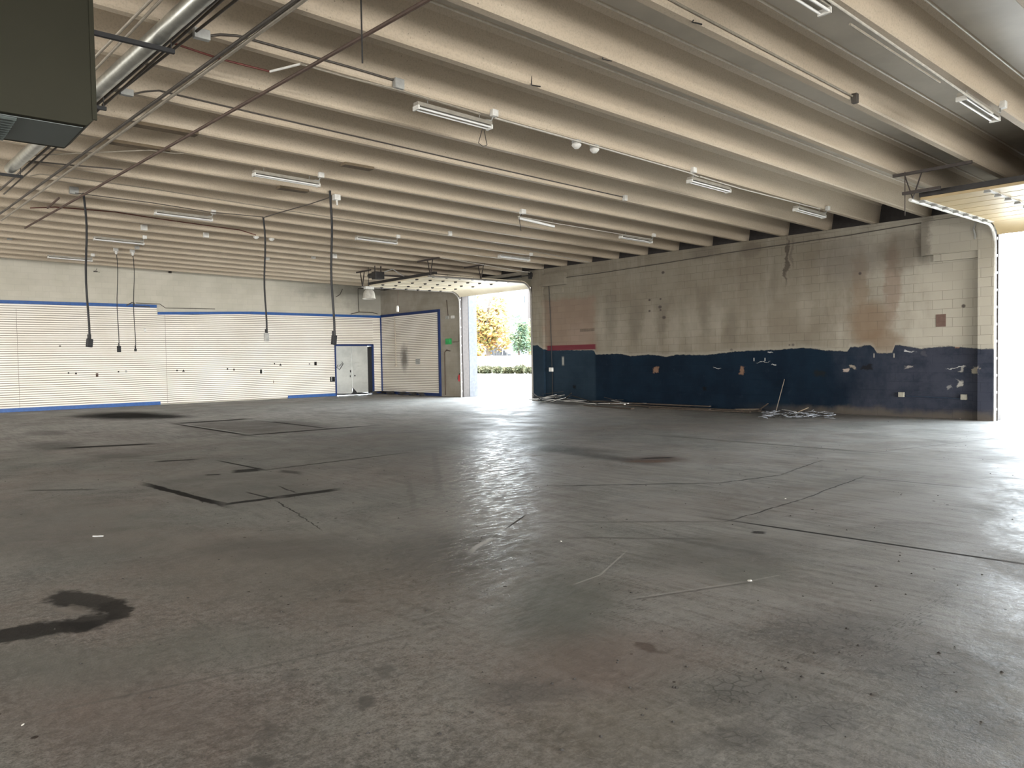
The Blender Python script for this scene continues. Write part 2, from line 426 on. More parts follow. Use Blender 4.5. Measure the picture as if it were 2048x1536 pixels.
    h = m.math('ADD', m.math('MULTIPLY', fine, .6), m.math('MULTIPLY', m.noise(P0, 5, 6, .7), .8))
    m.bump(h, .32, .012)
    return m.m

# ------------------------------------------------------------------ block walls
def block_material(kind):
    m = NM('block_wall_' + kind, .75, .35)
    P0 = m.pos(); s = m.sep(P0)
    along = s[1] if kind == 'right' else s[0]
    uv = m.comb(along, s[2], 0.0)
    br = m.n('ShaderNodeTexBrick'); m.link(uv, br.inputs['Vector'])
    br.inputs['Scale'].default_value = 1.0; br.inputs['Brick Width'].default_value = .4064; br.inputs['Row Height'].default_value = .2032
    br.inputs['Mortar Size'].default_value = .006; br.inputs['Mortar Smooth'].default_value = .6
    br.inputs['Color1'].default_value = (.93, .93, .93, 1); br.inputs['Color2'].default_value = (1.0, 1.0, 1.0, 1)
    br.inputs['Mortar'].default_value = (.86, .86, .86, 1)
    nz = m.noise(uv, 1.1, 5, .6); fn = m.noise(uv, 30, 5, .65)
    drip = m.noise(m.map(uv, (3.0, .5, 1)), 1.1, 5, .6)
    if kind == 'back':
        c = m.mix(m.ramp(nz, .35, .65), (.49, .465, .385), (.545, .515, .435))
        c = m.mix(m.ramp(drip, .5, .8, 0, .3), c, (.52, .49, .42))
        c = m.mix(1.0, c, br.outputs['Color'], 'MULTIPLY')
        W = m.vmath('ADD', P0, m.vmath('MULTIPLY', m.vmath('SUBTRACT', m.noise(uv, 1.8, 5, .7, 0, True), (.5, .5, .5)), (1.6, 0, 1.2)))
        for q in ((748, 598, 1.3, .9, .65), (700, 588, 1.1, .5, .35), (640, 575, 1.6, .35, .3)):
            k = m.spot(W, wb(q[0], q[1]), Vector((q[2], 0, 0)), Vector((0, 0, q[3])), .7)
            c = m.mix(m.math('MULTIPLY', k, q[4]), c, (.20, .195, .17))
    else:
        up = m.mix(m.ramp(nz, .32, .68), (.185, .160, .122), (.22, .198, .155))
        up = m.mix(m.ramp(drip, .48, .75, 0, .55), up, (.28, .257, .21))
        up = m.mix(m.ramp(m.noise(m.map(uv, (2.0, .7, 1), (7, 3, 0)), .9, 5, .6), .52, .72, 0, .5), up, (.145, .125, .097))
        wob = m.vmath('SUBTRACT', m.noise(uv, 2.6, 5, .65, 0, True), (.5, .5, .5))
        W = m.vmath('ADD', P0, m.vmath('MULTIPLY', m.comb(0.0, m.sep(wob)[0], m.sep(wob)[1]), (0, .5, .35)))
        def pxs(x, y, rx, ry, col, amt, soft=.4, box=False, base=None, w=True):
            nonlocal up
            cc = wr(x, y)
            u = (wr(x + rx, y) - wr(x - rx, y)) / 2; u.z = 0
            v = (wr(x, y + ry) - wr(x, y - ry)) / 2; v.y = 0
            k = m.spot(W if w else P0, cc, u, v, soft, box)
            r = m.mix(m.math('MULTIPLY', k, amt), up if base is None else base, col)
            if base is None: up = r
            return r
        lit_faded_end = m.ramp(m.math('ADD', s[1], m.math('MULTIPLY', m.math('SUBTRACT', m.noise(m.map(uv, (1, .45, 1)), 1.3, 5, .65), .5), 4.5)), 9.6, 6.6)  # paler, greyer paint at the near end, with its stronger light painted in
        up = m.mix(m.math('MULTIPLY', lit_faded_end, .9), up, (.41, .385, .325))
        rustc = (.185, .13, .085)
        pxs(1740, 645, 42, 40, rustc, .8); pxs(1720, 560, 16, 60, rustc, .55); pxs(1785, 560, 16, 80, (.19, .125, .09), .55)
        pxs(1760, 690, 45, 30, rustc, .7); pxs(1800, 500, 45, 40, (.13, .105, .08), .6); pxs(1850, 480, 16, 50, (.085, .07, .055), .55)
        pxs(1700, 520, 60, 45, (.155, .135, .115), .5); pxs(1573, 520, 4, 45, (.07, .058, .045), .85); pxs(1584, 505, 3, 30, (.13, .11, .085), .7)
        pxs(1500, 500, 20, 14, (.13, .11, .085), .6); pxs(1405, 505, 26, 16, (.14, .12, .095), .6)
        pxs(1139, 647, 50, 50, (.205, .145, .108), .75, .12, True); pxs(1160, 668, 26, 24, (.26, .20, .16), .5)
        for qx, qy, a in ((1205, 655, .5), (1240, 668, .4), (1300, 650, .5), (1345, 665, .45), (1385, 650, .35), (1430, 640, .45), (1520, 650, .4), (1610, 620, .4)):
            pxs(qx, qy, 14, 42, (.30, .275, .225), a, .6)
        for qx, qy in ((1222, 640), (1270, 645), (1322, 640), (1410, 630), (1465, 655)):
            pxs(qx, qy, 12, 40, (.135, .118, .092), .5, .6)
        mort = m.math('MULTIPLY', br.outputs['Fac'], m.ramp(m.noise(uv, .9, 3), .42, .6))
        up = m.mix(1.0, up, br.outputs['Color'], 'MULTIPLY')
        up = m.mix(m.math('MULTIPLY', mort, .45), up, (.075, .06, .045))
        for qx, qy, r in ((1326, 545, 3), (1299, 600, 2.4), (1321, 598, 2), (1299, 622, 2.2), (1320, 614, 3.4), (1321, 620, 2), (1328, 635, 3.4), (1579, 690, 2), (1586, 690, 3), (1927, 612, 4), (1463, 700, 3), (1720, 547, 3)):
            pxs(qx, qy, r, r * .9, (.06, .05, .045), .9, .4, False, None, False)
        # dado of blue paint; its ragged top edge is given by a curve over the wall length
        edge = [(1080, 690), (1092, 700), (1188, 700), (1191, 709), (1240, 707), (1262, 712), (1300, 709), (1330, 713), (1355, 709), (1410, 710), (1470, 703), (1500, 701), (1560, 699), (1605, 695), (1645, 700), (1683, 702),
                (1697, 702), (1699, 694), (1723, 694), (1725, 690), (1747, 691), (1749, 706), (1788, 706), (1790, 690), (1815, 692), (1840, 697), (1860, 695), (1900, 692), (1935, 695), (1960, 697), (1990, 698)]
        pts = sorted([(wr(x, y).y, wr(x, y).z) for x, y in edge])
        fc = m.n('ShaderNodeFloatCurve'); cu = fc.mapping.curves[0]
        y0, y1 = 4.0, 22.0
        norm = [((p[0] - y0) / (y1 - y0), p[1] / 3.0) for p in pts]
        norm = [(0.0, norm[0][1])] + norm + [(1.0, norm[-1][1])]
        while len(cu.points) < len(norm): cu.points.new(.5, .5)
        for q, pnt in zip(norm, cu.points):
            pnt.location = q; pnt.handle_type = 'VECTOR'
        fc.mapping.update()
        m.link(m.ramp(s[1], y0, y1, 0, 1, False), fc.inputs['Value'])
        top = m.math('MULTIPLY', fc.outputs[0], 3.0)
        en = m.math('MULTIPLY', m.math('SUBTRACT', m.noise(uv, 7, 5, .7), .5), .10)
        below = m.ramp(m.math('ADD', m.math('SUBTRACT', top, s[2]), en), -.012, .018)
        halo = m.ramp(m.math('ADD', m.math('SUBTRACT', top, s[2]), en), -.13, 0.0)
        up = m.mix(m.math('MULTIPLY', halo, .45), up, (.31, .295, .245))
        bl = m.mix(m.ramp(nz, .3, .7), (.0025, .008, .0175), (.005, .0145, .028))
        bl = m.mix(m.ramp(m.noise(uv, 3.5, 6, .7), .58, .72, 0, .4), bl, (.020, .032, .05))
        bl = m.mix(m.math('MULTIPLY', lit_faded_end, m.ramp(m.noise(uv, 2.2, 5, .7), .3, .6, .45, .9)), bl, (.043, .047, .066))
        bl = m.mix(m.math('MULTIPLY', m.ramp(s[1], 16.90, 17.02), m.ramp(nz, .3, .6, .6, .95)), bl, (.016, .030, .046))
        chip = m.math('MULTIPLY', m.ramp(m.noise(m.map(uv, (2.5, 9, 1)), 1.6, 6, .75), .74, .77), .7)
        bl = m.mix(chip, bl, (.27, .25, .22))
        low = m.ramp(m.math('ADD', s[2], m.math('MULTIPLY', m.noise(uv, 2.5, 4), .35)), .22, .42, .75, 0)
        bl = m.mix(m.math('MULTIPLY', low, m.ramp(s[1], 12.0, 8.5)), bl, (.10, .085, .068))
        bl = m.mix(m.math('MULTIPLY', mort, .35), bl, (.008, .014, .025))
        for qx, qy, rx, ry, col in ((1313, 740, 5, 6, (.20, .12, .08)), (1485, 740, 6, 7, (.20, .12, .08)), (1955, 740, 5, 6, (.32, .29, .23)), (1915, 693, 5, 6, (.22, .12, .08)), (1150, 773, 3, 3, (.005, .005, .006)),
                                    (1411, 778, 3, 3, (.005, .005, .006)), (1640, 748, 12, 6, (.01, .012, .014)), (1850, 705, 7, 6, (.06, .06, .075)), (1126, 673, 3, 8, (.45, .36, .28)), (1126, 722, 2, 8, (.3, .3, .27)),
                                    (1920, 765, 6, 5, (.38, .37, .34)), (1925, 740, 4, 5, (.3, .29, .27)), (1818, 702, 9, 1.6, (.42, .42, .42)), (1735, 733, 9, 4, (.01, .01, .012)), (1704, 734, 7, 2, (.25, .22, .18)), (1818, 735, 7, 2.5, (.28, .26, .24)),
                                    (1508, 719, 1, 3, (.45, .45, .43)), (1530, 719, 1, 3, (.45, .45, .43)), (1549, 728, 3, 1, (.45, .45, .43)), (1541, 706, 5, 1, (.45, .45, .43)), (1525, 722, 10, .6, (.35, .35, .34)), (1435, 736, 6, .8, (.35, .35, .34)),
                                    (1910, 736, 18, .7, (.42, .42, .4)), (1748, 711, 1, 4, (.4, .38, .32)), (1788, 711, 1, 4, (.4, .38, .32)), (1897, 773, 5, 3, (.2, .2, .2)), (1691, 742, 4, 4, (.36, .3, .26))):
            bl = pxs(qx, qy, rx, ry, col, .9, .35, True, bl, True if rx > 2 else False)
        redb = m.math('MULTIPLY', m.spot(P0, wr(1141, 695), (wr(1189, 695) - wr(1092, 695)) * Vector((0, .5, 0)), Vector((0, 0, .085)), .05, True), .95)
        c = m.mix(below, up, bl)
        c = m.mix(redb, c, (.115, .014, .024))
        # only between the doorways is the dado painted
        inside = m.math('MULTIPLY', m.ramp(s[1], D1[0] - .02, D1[0] - .01, 1, 0), m.ramp(s[1], 5.4, 5.42))
        c = m.mix(inside, m.mix(1.0, m.mix(m.ramp(nz, .3, .7), (.27, .245, .20), (.36, .33, .28)), br.outputs['Color'], 'MULTIPLY'), c)
        m.rough(m.ramp(below, 0, 1, .85, .62)); m.val(m.b.inputs['Specular IOR Level'], m.ramp(below, 0, 1, .25, .10))
    m.color(c)
    hgt = m.math('ADD', m.math('MULTIPLY', br.outputs['Fac'], -1.0), m.math('MULTIPLY', fn, .35))
    m.bump(hgt, .35, .006)
    return m.m
M['block_right'] = block_material('right')
M['block_back'] = block_material('back')

def concrete_beam_material():
    m = NM('painted_concrete_beams', .62, .35)
    P = m.pos()
    a = m.noise(m.map(P, (.35, 2, 2)), 1.2, 5, .6); f = m.noise(P, 45, 4, .65)
    c = m.mix(m.ramp(a, .3, .7), (.455, .378, .282), (.51, .432, .33))
    v = m.n('ShaderNodeTexVoronoi'); m.link(P, v.inputs['Vector']); v.inputs['Scale'].default_value = 13
    pit = m.math('MULTIPLY', m.ramp(v.outputs['Distance'], .05, .11, 1, 0), m.ramp(m.noise(P, 1.7, 3), .45, .62))
    c = m.mix(m.math('MULTIPLY', pit, .75), c, (.10, .085, .065))
    c = m.mix(m.ramp(f, .35, .55, .22, 0), c, (.2, .17, .13))
    # same paint over the doorways as elsewhere
    m.color(c); m.bump(f, .12, .004)
    return m.m
M['beam'] = concrete_beam_material()
M['deck'] = plain('painted_concrete_deck', (.50, .46, .39), .42, 0, .5, .10, 1.5)
M['bead'] = plain('highlight_bead', (.66, .61, .52), .35, 0, .5)  # pale colour imitating the highlight on the rounded beam joint
M['shade_block'] = plain('shaded_end_blocks', (.035, .031, .030), .85)  # end blocks coloured dark for the shade between the beams
M['plaster'] = plain('unseen_wall_paint', (.58, .55, .48), .8)

# ------------------------------------------------------------------ room shell
FX = [XL, 0, 1.5, 3, 4.5, 6, 8, 10, 12, 14, 16, D + .3]
FY = [YF, 0, 1.5, 3, 4.5, 6, 8, 10, 12, 15, 18, 22, 26, L + .3]
vs = [(x, y, 0) for y in FY for x in FX]; nx = len(FX)
fs = []; mi = []; cache = {}; mats = []
for r in range(len(FY) - 1):
    for q in range(nx - 1):
        used = []; bay = (FX[q], FX[q + 1], FY[r], FY[r + 1])
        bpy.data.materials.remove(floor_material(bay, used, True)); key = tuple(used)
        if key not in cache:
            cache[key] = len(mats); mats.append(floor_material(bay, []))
        fs.append((r * nx + q, r * nx + q + 1, (r + 1) * nx + q + 1, (r + 1) * nx + q)); mi.append(cache[key])
n = len(vs); k = (len(FY) - 1) * nx
vs += [(XL, YF, -.2), (D + .3, YF, -.2), (D + .3, L + .3, -.2), (XL, L + .3, -.2)]
fs += [(n + 3, n + 2, n + 1, n)]; mi += [0]
me = bpy.data.meshes.new('floor'); me.from_pydata(vs, [], fs)
for mt in mats: me.materials.append(mt)
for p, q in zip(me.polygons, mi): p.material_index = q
fo = bpy.data.objects.new('floor', me); SC.collection.objects.link(fo); ORG['floor'] = Vector((0, 0, 0))
tag(fo, 'worn stained grey concrete floor', 'floor', kind='structure')

def slab(name, mat):
    m = MB(); vs = []
    for x, y in ((XL, YF), (D + .32, YF), (D + .32, L + .3), (XL, L + .3)):
        vs.append((x, y, zb(x, y) + STEM))
    for x, y in ((XL, YF), (D + .32, YF), (D + .32, L + .3), (XL, L + .3)):
        vs.append((x, y, zb(x, y) + STEM + .15))
    m.add(vs, [(0, 3, 2, 1), (4, 5, 6, 7), (0, 1, 5, 4), (1, 2, 6, 5), (2, 3, 7, 6), (3, 0, 4, 7)])
    return m.build(name, mat)
ceil = slab('ceiling', M['deck']); tag(ceil, 'ribbed concrete roof of double tees painted beige', 'ceiling', kind='structure')
for i in range(-7, 20):
    y = stem_y(i)
    prof = [(-.19, STEM + .01), (-.15, STEM - .035), (-.118, STEM - .085), (-.062, .022), (-.045, 0), (.045, 0), (.062, .022), (.118, STEM - .085), (.15, STEM - .035), (.19, STEM + .01)]
    m = MB(); vs = []
    xs = [XL, D + .18]
    for x in xs:
        for dy, dz in prof: vs.append((x, y + dy, zb(x, y) + dz))
    n = len(prof)
    m.add(vs, [(k, k + 1, n + k + 1, n + k) for k in range(n - 1)] + [tuple(range(n)), tuple(range(2 * n - 1, n - 1, -1))])
    o = m.build('beam', M['beam'], ceil)
    if -6 < i < 2:  # added bead in place of the bright line on the near fillets
        m = MB(); m.tube([(XL, y - .165, zb(XL, y) + STEM - .022), (D + .16, y - .165, zb(D, y) + STEM - .022)], .013, 8); m.build('highlight_bead', M['bead'], o, smooth=True)

# door wall: one mesh with the two doorways cut out, and an unseen third bay near the camera
def wall_strip(m, y0, y1, z0, z1f, x0=D, x1=D + .3):
    zt0 = z1f(y0); zt1 = z1f(y1)
    m.add([(x0, y0, z0), (x1, y0, z0), (x1, y1, z0), (x0, y1, z0), (x0, y0, zt0), (x1, y0, zt0), (x1, y1, zt1), (x0, y1, zt1)],
          [(0, 3, 2, 1), (4, 5, 6, 7), (0, 1, 5, 4), (1, 2, 6, 5), (2, 3, 7, 6), (3, 0, 4, 7)])
topf = lambda y: zb(D, y) - .004
m = MB()
for a, b in ((YF, D2[0]), (D2[1], D1[0]), (D1[1], L + .3)):
    wall_strip(m, a, b, 0, topf)
for a, b in (D2, D1):
    wall_strip(m, a, b, DH, topf)
# pilasters with corbelled blocks beside the doorways
pil = [(D2[1], wr(1961, 600).y, .17), (wr(1089, 600).y, D1[0], .10)]
for a, b, pr in pil:
    wall_strip(m, a, b, 0, lambda y: topf(y) - .02, D - pr, D + .01)
def corbel(xa, ya, xb, yb, pr):
    p = wr(xa, ya); q = wr(xb, yb)
    m.box((D - pr, min(p.y, q.y), min(p.z, q.z)), (D + .01, max(p.y, q.y), max(p.z, q.z)))
corbel(1848, 446, 1962, 501, .16); corbel(1870, 501, 1962, 515, .09)
corbel(1134, 545, 1088, 574, .14); corbel(1127, 574, 1088, 590, .06)
wr_o = m.build('wall_right', M['block_right']); tag(wr_o, 'block wall with blue painted lower half and two overhead doorways', 'wall', kind='structure')
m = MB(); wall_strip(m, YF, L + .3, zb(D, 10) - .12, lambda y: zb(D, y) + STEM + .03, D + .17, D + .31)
o = m.build('wall_upper', M['shade_block']); tag(o, 'end blocks between the beams above the block wall, coloured dark for recess shade', 'wall', kind='structure')

# bond-beam lip along the top of the block wall
m = MB()
m.add([(D - .012, D2[1] + .4, zb(D, 6) - .16), (D - .012, D1[0], zb(D, D1[0]) - .16), (D - .012, D1[0], zb(D, D1[0]) - .004), (D - .012, D2[1] + .4, zb(D, 6) - .004),
       (D + .01, D2[1] + .4, zb(D, 6) - .16), (D + .01, D1[0], zb(D, D1[0]) - .16), (D + .01, D1[0], zb(D, D1[0]) - .004), (D + .01, D2[1] + .4, zb(D, 6) - .004)],
      [(0, 1, 2, 3), (7, 6, 5, 4), (0, 4, 5, 1), (1, 5, 6, 2), (2, 6, 7, 3), (3, 7, 4, 0)])
o = m.build('trim_1', M['block_right']); tag(o, 'concrete band along the top of the blue and beige wall', 'trim', kind='structure')

# end wall with the double doorway
DX0, DX1, DZ = wb(671, 740).x, wb(745, 740).x, 2.2
m = MB()
m.box((XL, L, 0), (DX0, L + .3, 5.8)); m.box((DX1, L, 0), (D + .3, L + .3, 5.8)); m.box((DX0, L, DZ), (DX1, L + .3, 5.8))
o = m.build('wall_back', M['block_back']); tag(o, 'cream block end wall above the slat panels', 'wall', kind='structure')
m = MB(); m.box((XL - .3, YF, 0), (XL, L + .3, 6)); o = m.build('wall_left', M['plaster']); tag(o, 'side wall out of view', 'wall', kind='structure')
m = MB(); m.box((XL, YF - .3, 0), (D + .3, YF, 6)); o = m.build('wall_front', M['plaster']); tag(o, 'front wall behind the viewpoint', 'wall', kind='structure')

m = MB(); m.box((XL, -10.2, 3.35), (D, -10.0, 6)); o = m.build('wall_light_blocker', M['plaster']); tag(o, 'added wall out of view behind the viewpoint, blocking light from the beams', 'wall', kind='structure')  # added unseen, keeps direct front light off the beams
m = MB(); m.box((12.4, -1.0, 3.1), (D, -.8, 6)); o = m.build('wall_blocker', M['plaster']); tag(o, 'added light blocker out of view beside the nearer doorway', 'wall', kind='structure')  # added unseen, darkens the roof over the nearer doorway

# ------------------------------------------------------------------ slat panels on the end wall and round the corner
def slat_material():
    m = NM('cream_slat_panel', .5, .4)
    P = m.pos(); s = m.sep(P)
    nz = m.noise(P, .7, 4, .6)
    c = m.mix(m.ramp(nz, .3, .7), (.78, .725, .635), (.84, .80, .73))
    smut = m.spot(m.vmath('ADD', P, m.vmath('MULTIPLY', m.vmath('SUBTRACT', m.noise(P, 5, 5, .7, 0, True), (.5, .5, .5)), (0, .35, .45))), wr(808, 716, .06), Vector((0, .26, 0)), Vector((0, 0, .45)), .75)
    c = m.mix(m.math('MULTIPLY', smut, .8), c, (.05, .045, .04))
    low = m.ramp(m.math('ADD', s[2], m.math('MULTIPLY', m.noise(P, 3, 4), .3)), .2, .55, .25, 0)
    c = m.mix(low, c, (.5, .48, .44))
    sc = m.ramp(m.noise(m.map(P, (.6, .6, 8)), 3, 5, .7), .66, .74, 0, .25)
    c = m.mix(sc, c, (.5, .46, .4))
    m.color(c)
    return m.m
M['slat'] = slat_material()
M['groove'] = plain('groove_shade', (.17, .14, .105), .8)
PITCH = .0762
def slats(m, g, p, q, z0, z1, nrm):
    """Grooved panel between the points p and q (on the wall), facing along nrm."""
    p = Vector(p); q = Vector(q); nrm = Vector(nrm); z = z0
    while z < z1 - .01:
        zt = min(z + PITCH, z1)
        def at(b, zz, d): return (b.x + nrm.x * d, b.y + nrm.y * d, zz)
        a, b = z + .019, zt
        pr = [(a, .012), (a, .036), (a + .004, .040), (b - .004, .040), (b, .036), (b, .012)]
        vs = [at(p, zz, d) for zz, d in pr] + [at(q, zz, d) for zz, d in pr]; n = len(pr)
        m.add(vs, [(k, k + 1, n + k + 1, n + k) for k in range(n - 1)] + [tuple(range(n)), tuple(range(2 * n - 1, n - 1, -1))])
        z = zt
    g.add([at(p, z0, .001), at(q, z0, .001), at(q, z1, .001), at(p, z1, .001), at(p, z0, .014), at(q, z0, .014), at(q, z1, .014), at(p, z1, .014)],
          [(0, 1, 2, 3), (7, 6, 5, 4), (0, 4, 5, 1), (1, 5, 6, 2), (2, 6, 7, 3), (3, 7, 4, 0)])
ZT = wb(400, 626).z
XS = wb(313, 620).x
m = MB(); g = MB()
ZL = wb(150, 611).z
slats(m, g, (XL, L, 0), (XS, L, 0), .03, ZL, (0, -1, 0)); slats(m, g, (XS, L, 0), (DX0 - .05, L, 0), .03, ZT, (0, -1, 0))
slats(m, g, (DX0 - .05, L, 0), (DX1 + .05, L, 0), DZ + .05, ZT, (0, -1, 0))
slats(m, g, (DX1 + .05, L, 0), (D - .04, L, 0), .03, ZT, (0, -1, 0))
o = m.build('wall_back_panel', M['slat']); tag(o, 'cream horizontal slat panelling on the long end wall', 'wall panelling', kind='structure')
g.build('groove_backing', M['groove'], o)
cut = MB()
SLB = o
yE = wr(880, 700).y
m = MB(); g = MB()
slats(m, g, (D, yE, 0), (D, L, 0), .03, ZT, (-1, 0, 0))
o = m.build('wall_corner_panel', M['slat']); tag(o, 'smoke-smudged slat panelling between the corner and the far doorway', 'wall panelling', kind='structure')
g.build('groove_backing', M['groove'], o)
SLR = o
# little cut-outs and leftovers in the panels
M['hole'] = plain('cut_out_dark', (.006, .006, .006), .9)
def back_rect(x, y, wpx, hpx, mat, name, d=.003, face=.04):
    a = wb(x - wpx / 2, y - hpx / 2, face); b = wb(x + wpx / 2, y + hpx / 2, face)
    k = MB(); k.box((a.x, L - face - d, b.z), (b.x, L - face + .002, a.z)); return k.build(name, mat, SLB)
def back_tri(x, y, wpx, hpx):
    a = wb(x - wpx / 2, y + hpx / 2, .043); b = wb(x + wpx / 2, y + hpx / 2, .043); c = wb(x, y - hpx / 2, .043)
    k = MB(); k.prism([a, b, c], (0, .006, 0)); k.build('cutout', M['hole'], SLB)
for x, y, ww, hh in ((137, 746, 3, 3), (237, 743.5, 3, 3), (354, 741, 2.6, 3), (455, 738, 2.6, 3), (549, 727, 2, 3), (619, 728, 2.4, 2.4), (120, 692, 4, 1.6), (522, 743, 4, 8), (631, 727, 5, 7)):
    back_rect(x, y, ww, hh, M['hole'], 'cutout')
for x, y, ww, hh in ((152, 746, 5, 5), (367, 741, 5.5, 4.5), (468, 738.5, 4, 5), (561, 729, 5, 4.5)):
    back_tri(x, y, ww, hh)
back_rect(665, 758.5, 10, 10, M['hole'], 'cutout'); back_rect(663.3, 758, 1.2, 8, M['box_white'], 'cover_plate', .006)
back_rect(526, 742, 3, 8, M['box_white'], 'cover_plate', .006); back_rect(290, 660, 5, 7, M['box_white'], 'cover_plate', .005)
back_rect(194, 750, 5, 7, M['rust_pipe'], 'bracket', .02); back_rect(252, 743, 4, 4, M['box_grey'], 'bracket', .012); back_rect(547, 764, 1.2, 6, M['groove'], 'bracket', .01)
for xx in (33, 330):
    a = wb(xx, 640, .0405); k = MB(); k.box((a.x - .004, L - .0415, .04), (a.x + .004, L - .0395, ZT - .02)); k.build('panel_joint', M['groove'], SLB)

# blue trim boards
def trim(n, m, label, mat='blue'):
    o = m.build('trim_%d' % n, M[mat], bevel=.004); tag(o, label, 'trim', kind='structure'); return o
m = MB(); zA = wb(150, 611).z
m.box((XL, L - .062, zA - .0), (XS, L, zA + .11)); trim(2, m, 'blue trim board along the top of the slat panels, left length')
m = MB(); zB0 = wb(318, 626).z; zB1 = wb(500, 624.5).z
xm = wb(500, 624).x
m.bar((XS + .02, L - .035, ZT - .055), (xm, L - .035, ZT + .055), .055, .10); m.bar((xm, L - .035, ZT + .055), (D - .03, L - .035, ZT + .03), .055, .105)
trim(3, m, 'blue trim board that starts lower and sags towards the corner')
m = MB(); m.box((D - .062, yE - .06, ZT + .0), (D, L - .06, ZT + .11)); m.box((D - .062, yE - .06, 0), (D, yE + .05, ZT)); trim(4, m, 'blue trim framing the corner slat panel, coloured darker for shade', 'blue_shaded')
m = MB(); m.box((D - .085, L - .085, 0), (D, L, ZT)); trim(5, m, 'blue corner post between the two slat panels, coloured darker for shade', 'blue_shaded')
m = MB(); m.box((XL, L - .055, 0), (wb(320, 800).x, L, .13)); o = m.build('baseboard_back', M['blue']); tag(o, 'blue base board along the left stretch of slat panel', 'baseboard', kind='structure')
m = MB(); m.box((wb(575, 790).x, L - .055, 0), (DX0 - .05, L, .12)); o = m.build('baseboard_door', M['blue']); tag(o, 'short blue base board beside the double door', 'baseboard', kind='structure')
m = MB(); m.box((DX1 + .06, L - .055, 0), (D - .09, L, .12)); m.box((D - .055, yE + .05, 0), (D, L - .09, .12)); o = m.build('baseboard_corner', M['blue_shaded']); tag(o, 'blue base board round the corner, coloured darker for shade', 'baseboard', kind='structure')

# ------------------------------------------------------------------ battered double door in the end wall
def door_leaf_material():
    m = NM('scuffed_door_paint', .5, .4); P = m.pos(); s = m.sep(P)
    c = m.mix(m.ramp(m.noise(P, 2, 5, .6), .3, .7), (.40, .41, .39), (.50, .51, .48))
    c = m.mix(m.ramp(m.noise(m.map(P, (1, 1, 6)), 2.2, 6, .7), .58, .70, 0, .5), c, (.24, .235, .22))
    c = m.mix(m.ramp(s[2], .7, .25, 0, .35), c, (.30, .30, .29))
    m.color(c); return m.m
M['leaf'] = door_leaf_material()
dr = thing('door_3', 'battered pale double door with blue frame and torn bottom edge', 'door', ((DX0 + DX1) / 2, L, 0), kind='structure')
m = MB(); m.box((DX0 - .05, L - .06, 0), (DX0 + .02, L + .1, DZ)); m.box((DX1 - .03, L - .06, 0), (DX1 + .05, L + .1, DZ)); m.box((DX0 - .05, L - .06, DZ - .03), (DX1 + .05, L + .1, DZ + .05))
m.build('frame', M['blue_shaded'], dr)
xc = wb(704, 740).x; xr = wb(735.5, 740).x
m = MB(); m.prism([(DX0 + .02, L - .005, .10), (xc - .005, L - .005, .07), (xc - .005, L - .005, DZ - .03), (DX0 + .02, L - .005, DZ - .03)], (0, .045, 0)); lf1 = m.build('leaf', M['leaf'], dr)
m = MB(); m.prism([(xc + .24, L - .005, .10), (xr, L - .005, .10), (xr, L - .005, DZ - .03), (xc + .005, L - .005, DZ - .03), (xc + .005, L - .005, .30)], (0, .045, 0)); lf2 = m.build('leaf', M['leaf'], dr)
m = MB(); m.prism([(xc - .22, L - .012, .02), (xc + .30, L - .012, .02), (xc + .20, L - .012, .14), (xc + .02, L - .012, .33), (xc - .01, L - .012, .10)], (0, .006, 0)); m.build('torn_skin', M['black'], lf2)
m = MB(); m.box((xr + .01, L + .0, .02), (DX1 - .035, L + .05, DZ - .04)); m.build('jamb_gap', M['black'], dr)
m = MB(); m.cbox((xc - .085, L - .012, 1.06), (.05, .012, .10)); m.cbox((xc - .10, L - .012, .84), (.035, .012, .09)); m.cbox((xc + .13, L - .010, .86), (.06, .01, .06)); m.build('lock_hole', M['black'], lf1)
m = MB()
qs = [wb(676, 733, .02), wb(685, 726, .02), wb(687.5, 729, .02), wb(680, 739, .02)]
def stroke(ps, r=.006):
    m.tube(ps, r, 5)
qs = [wb(673.5, 734.5, .012), wb(679, 739.5, .012), wb(686.5, 727.5, .012), wb(684.5, 724.5, .012)]
stroke(qs[:3], .014); stroke([qs[0], wb(676, 729.5, .012)], .010); stroke([qs[2], wb(683.5, 723, .012)], .009)
for k in range(4):
    a = Vector(wb(677 + k * 1.8, 733.5 - k * 1.9, .012)); stroke([a, a + Vector((.03, 0, .04)), a + Vector((.05, 0, .0)), a + Vector((.075, 0, .05))], .006)
m.build('scrawl', M['black'], lf1)

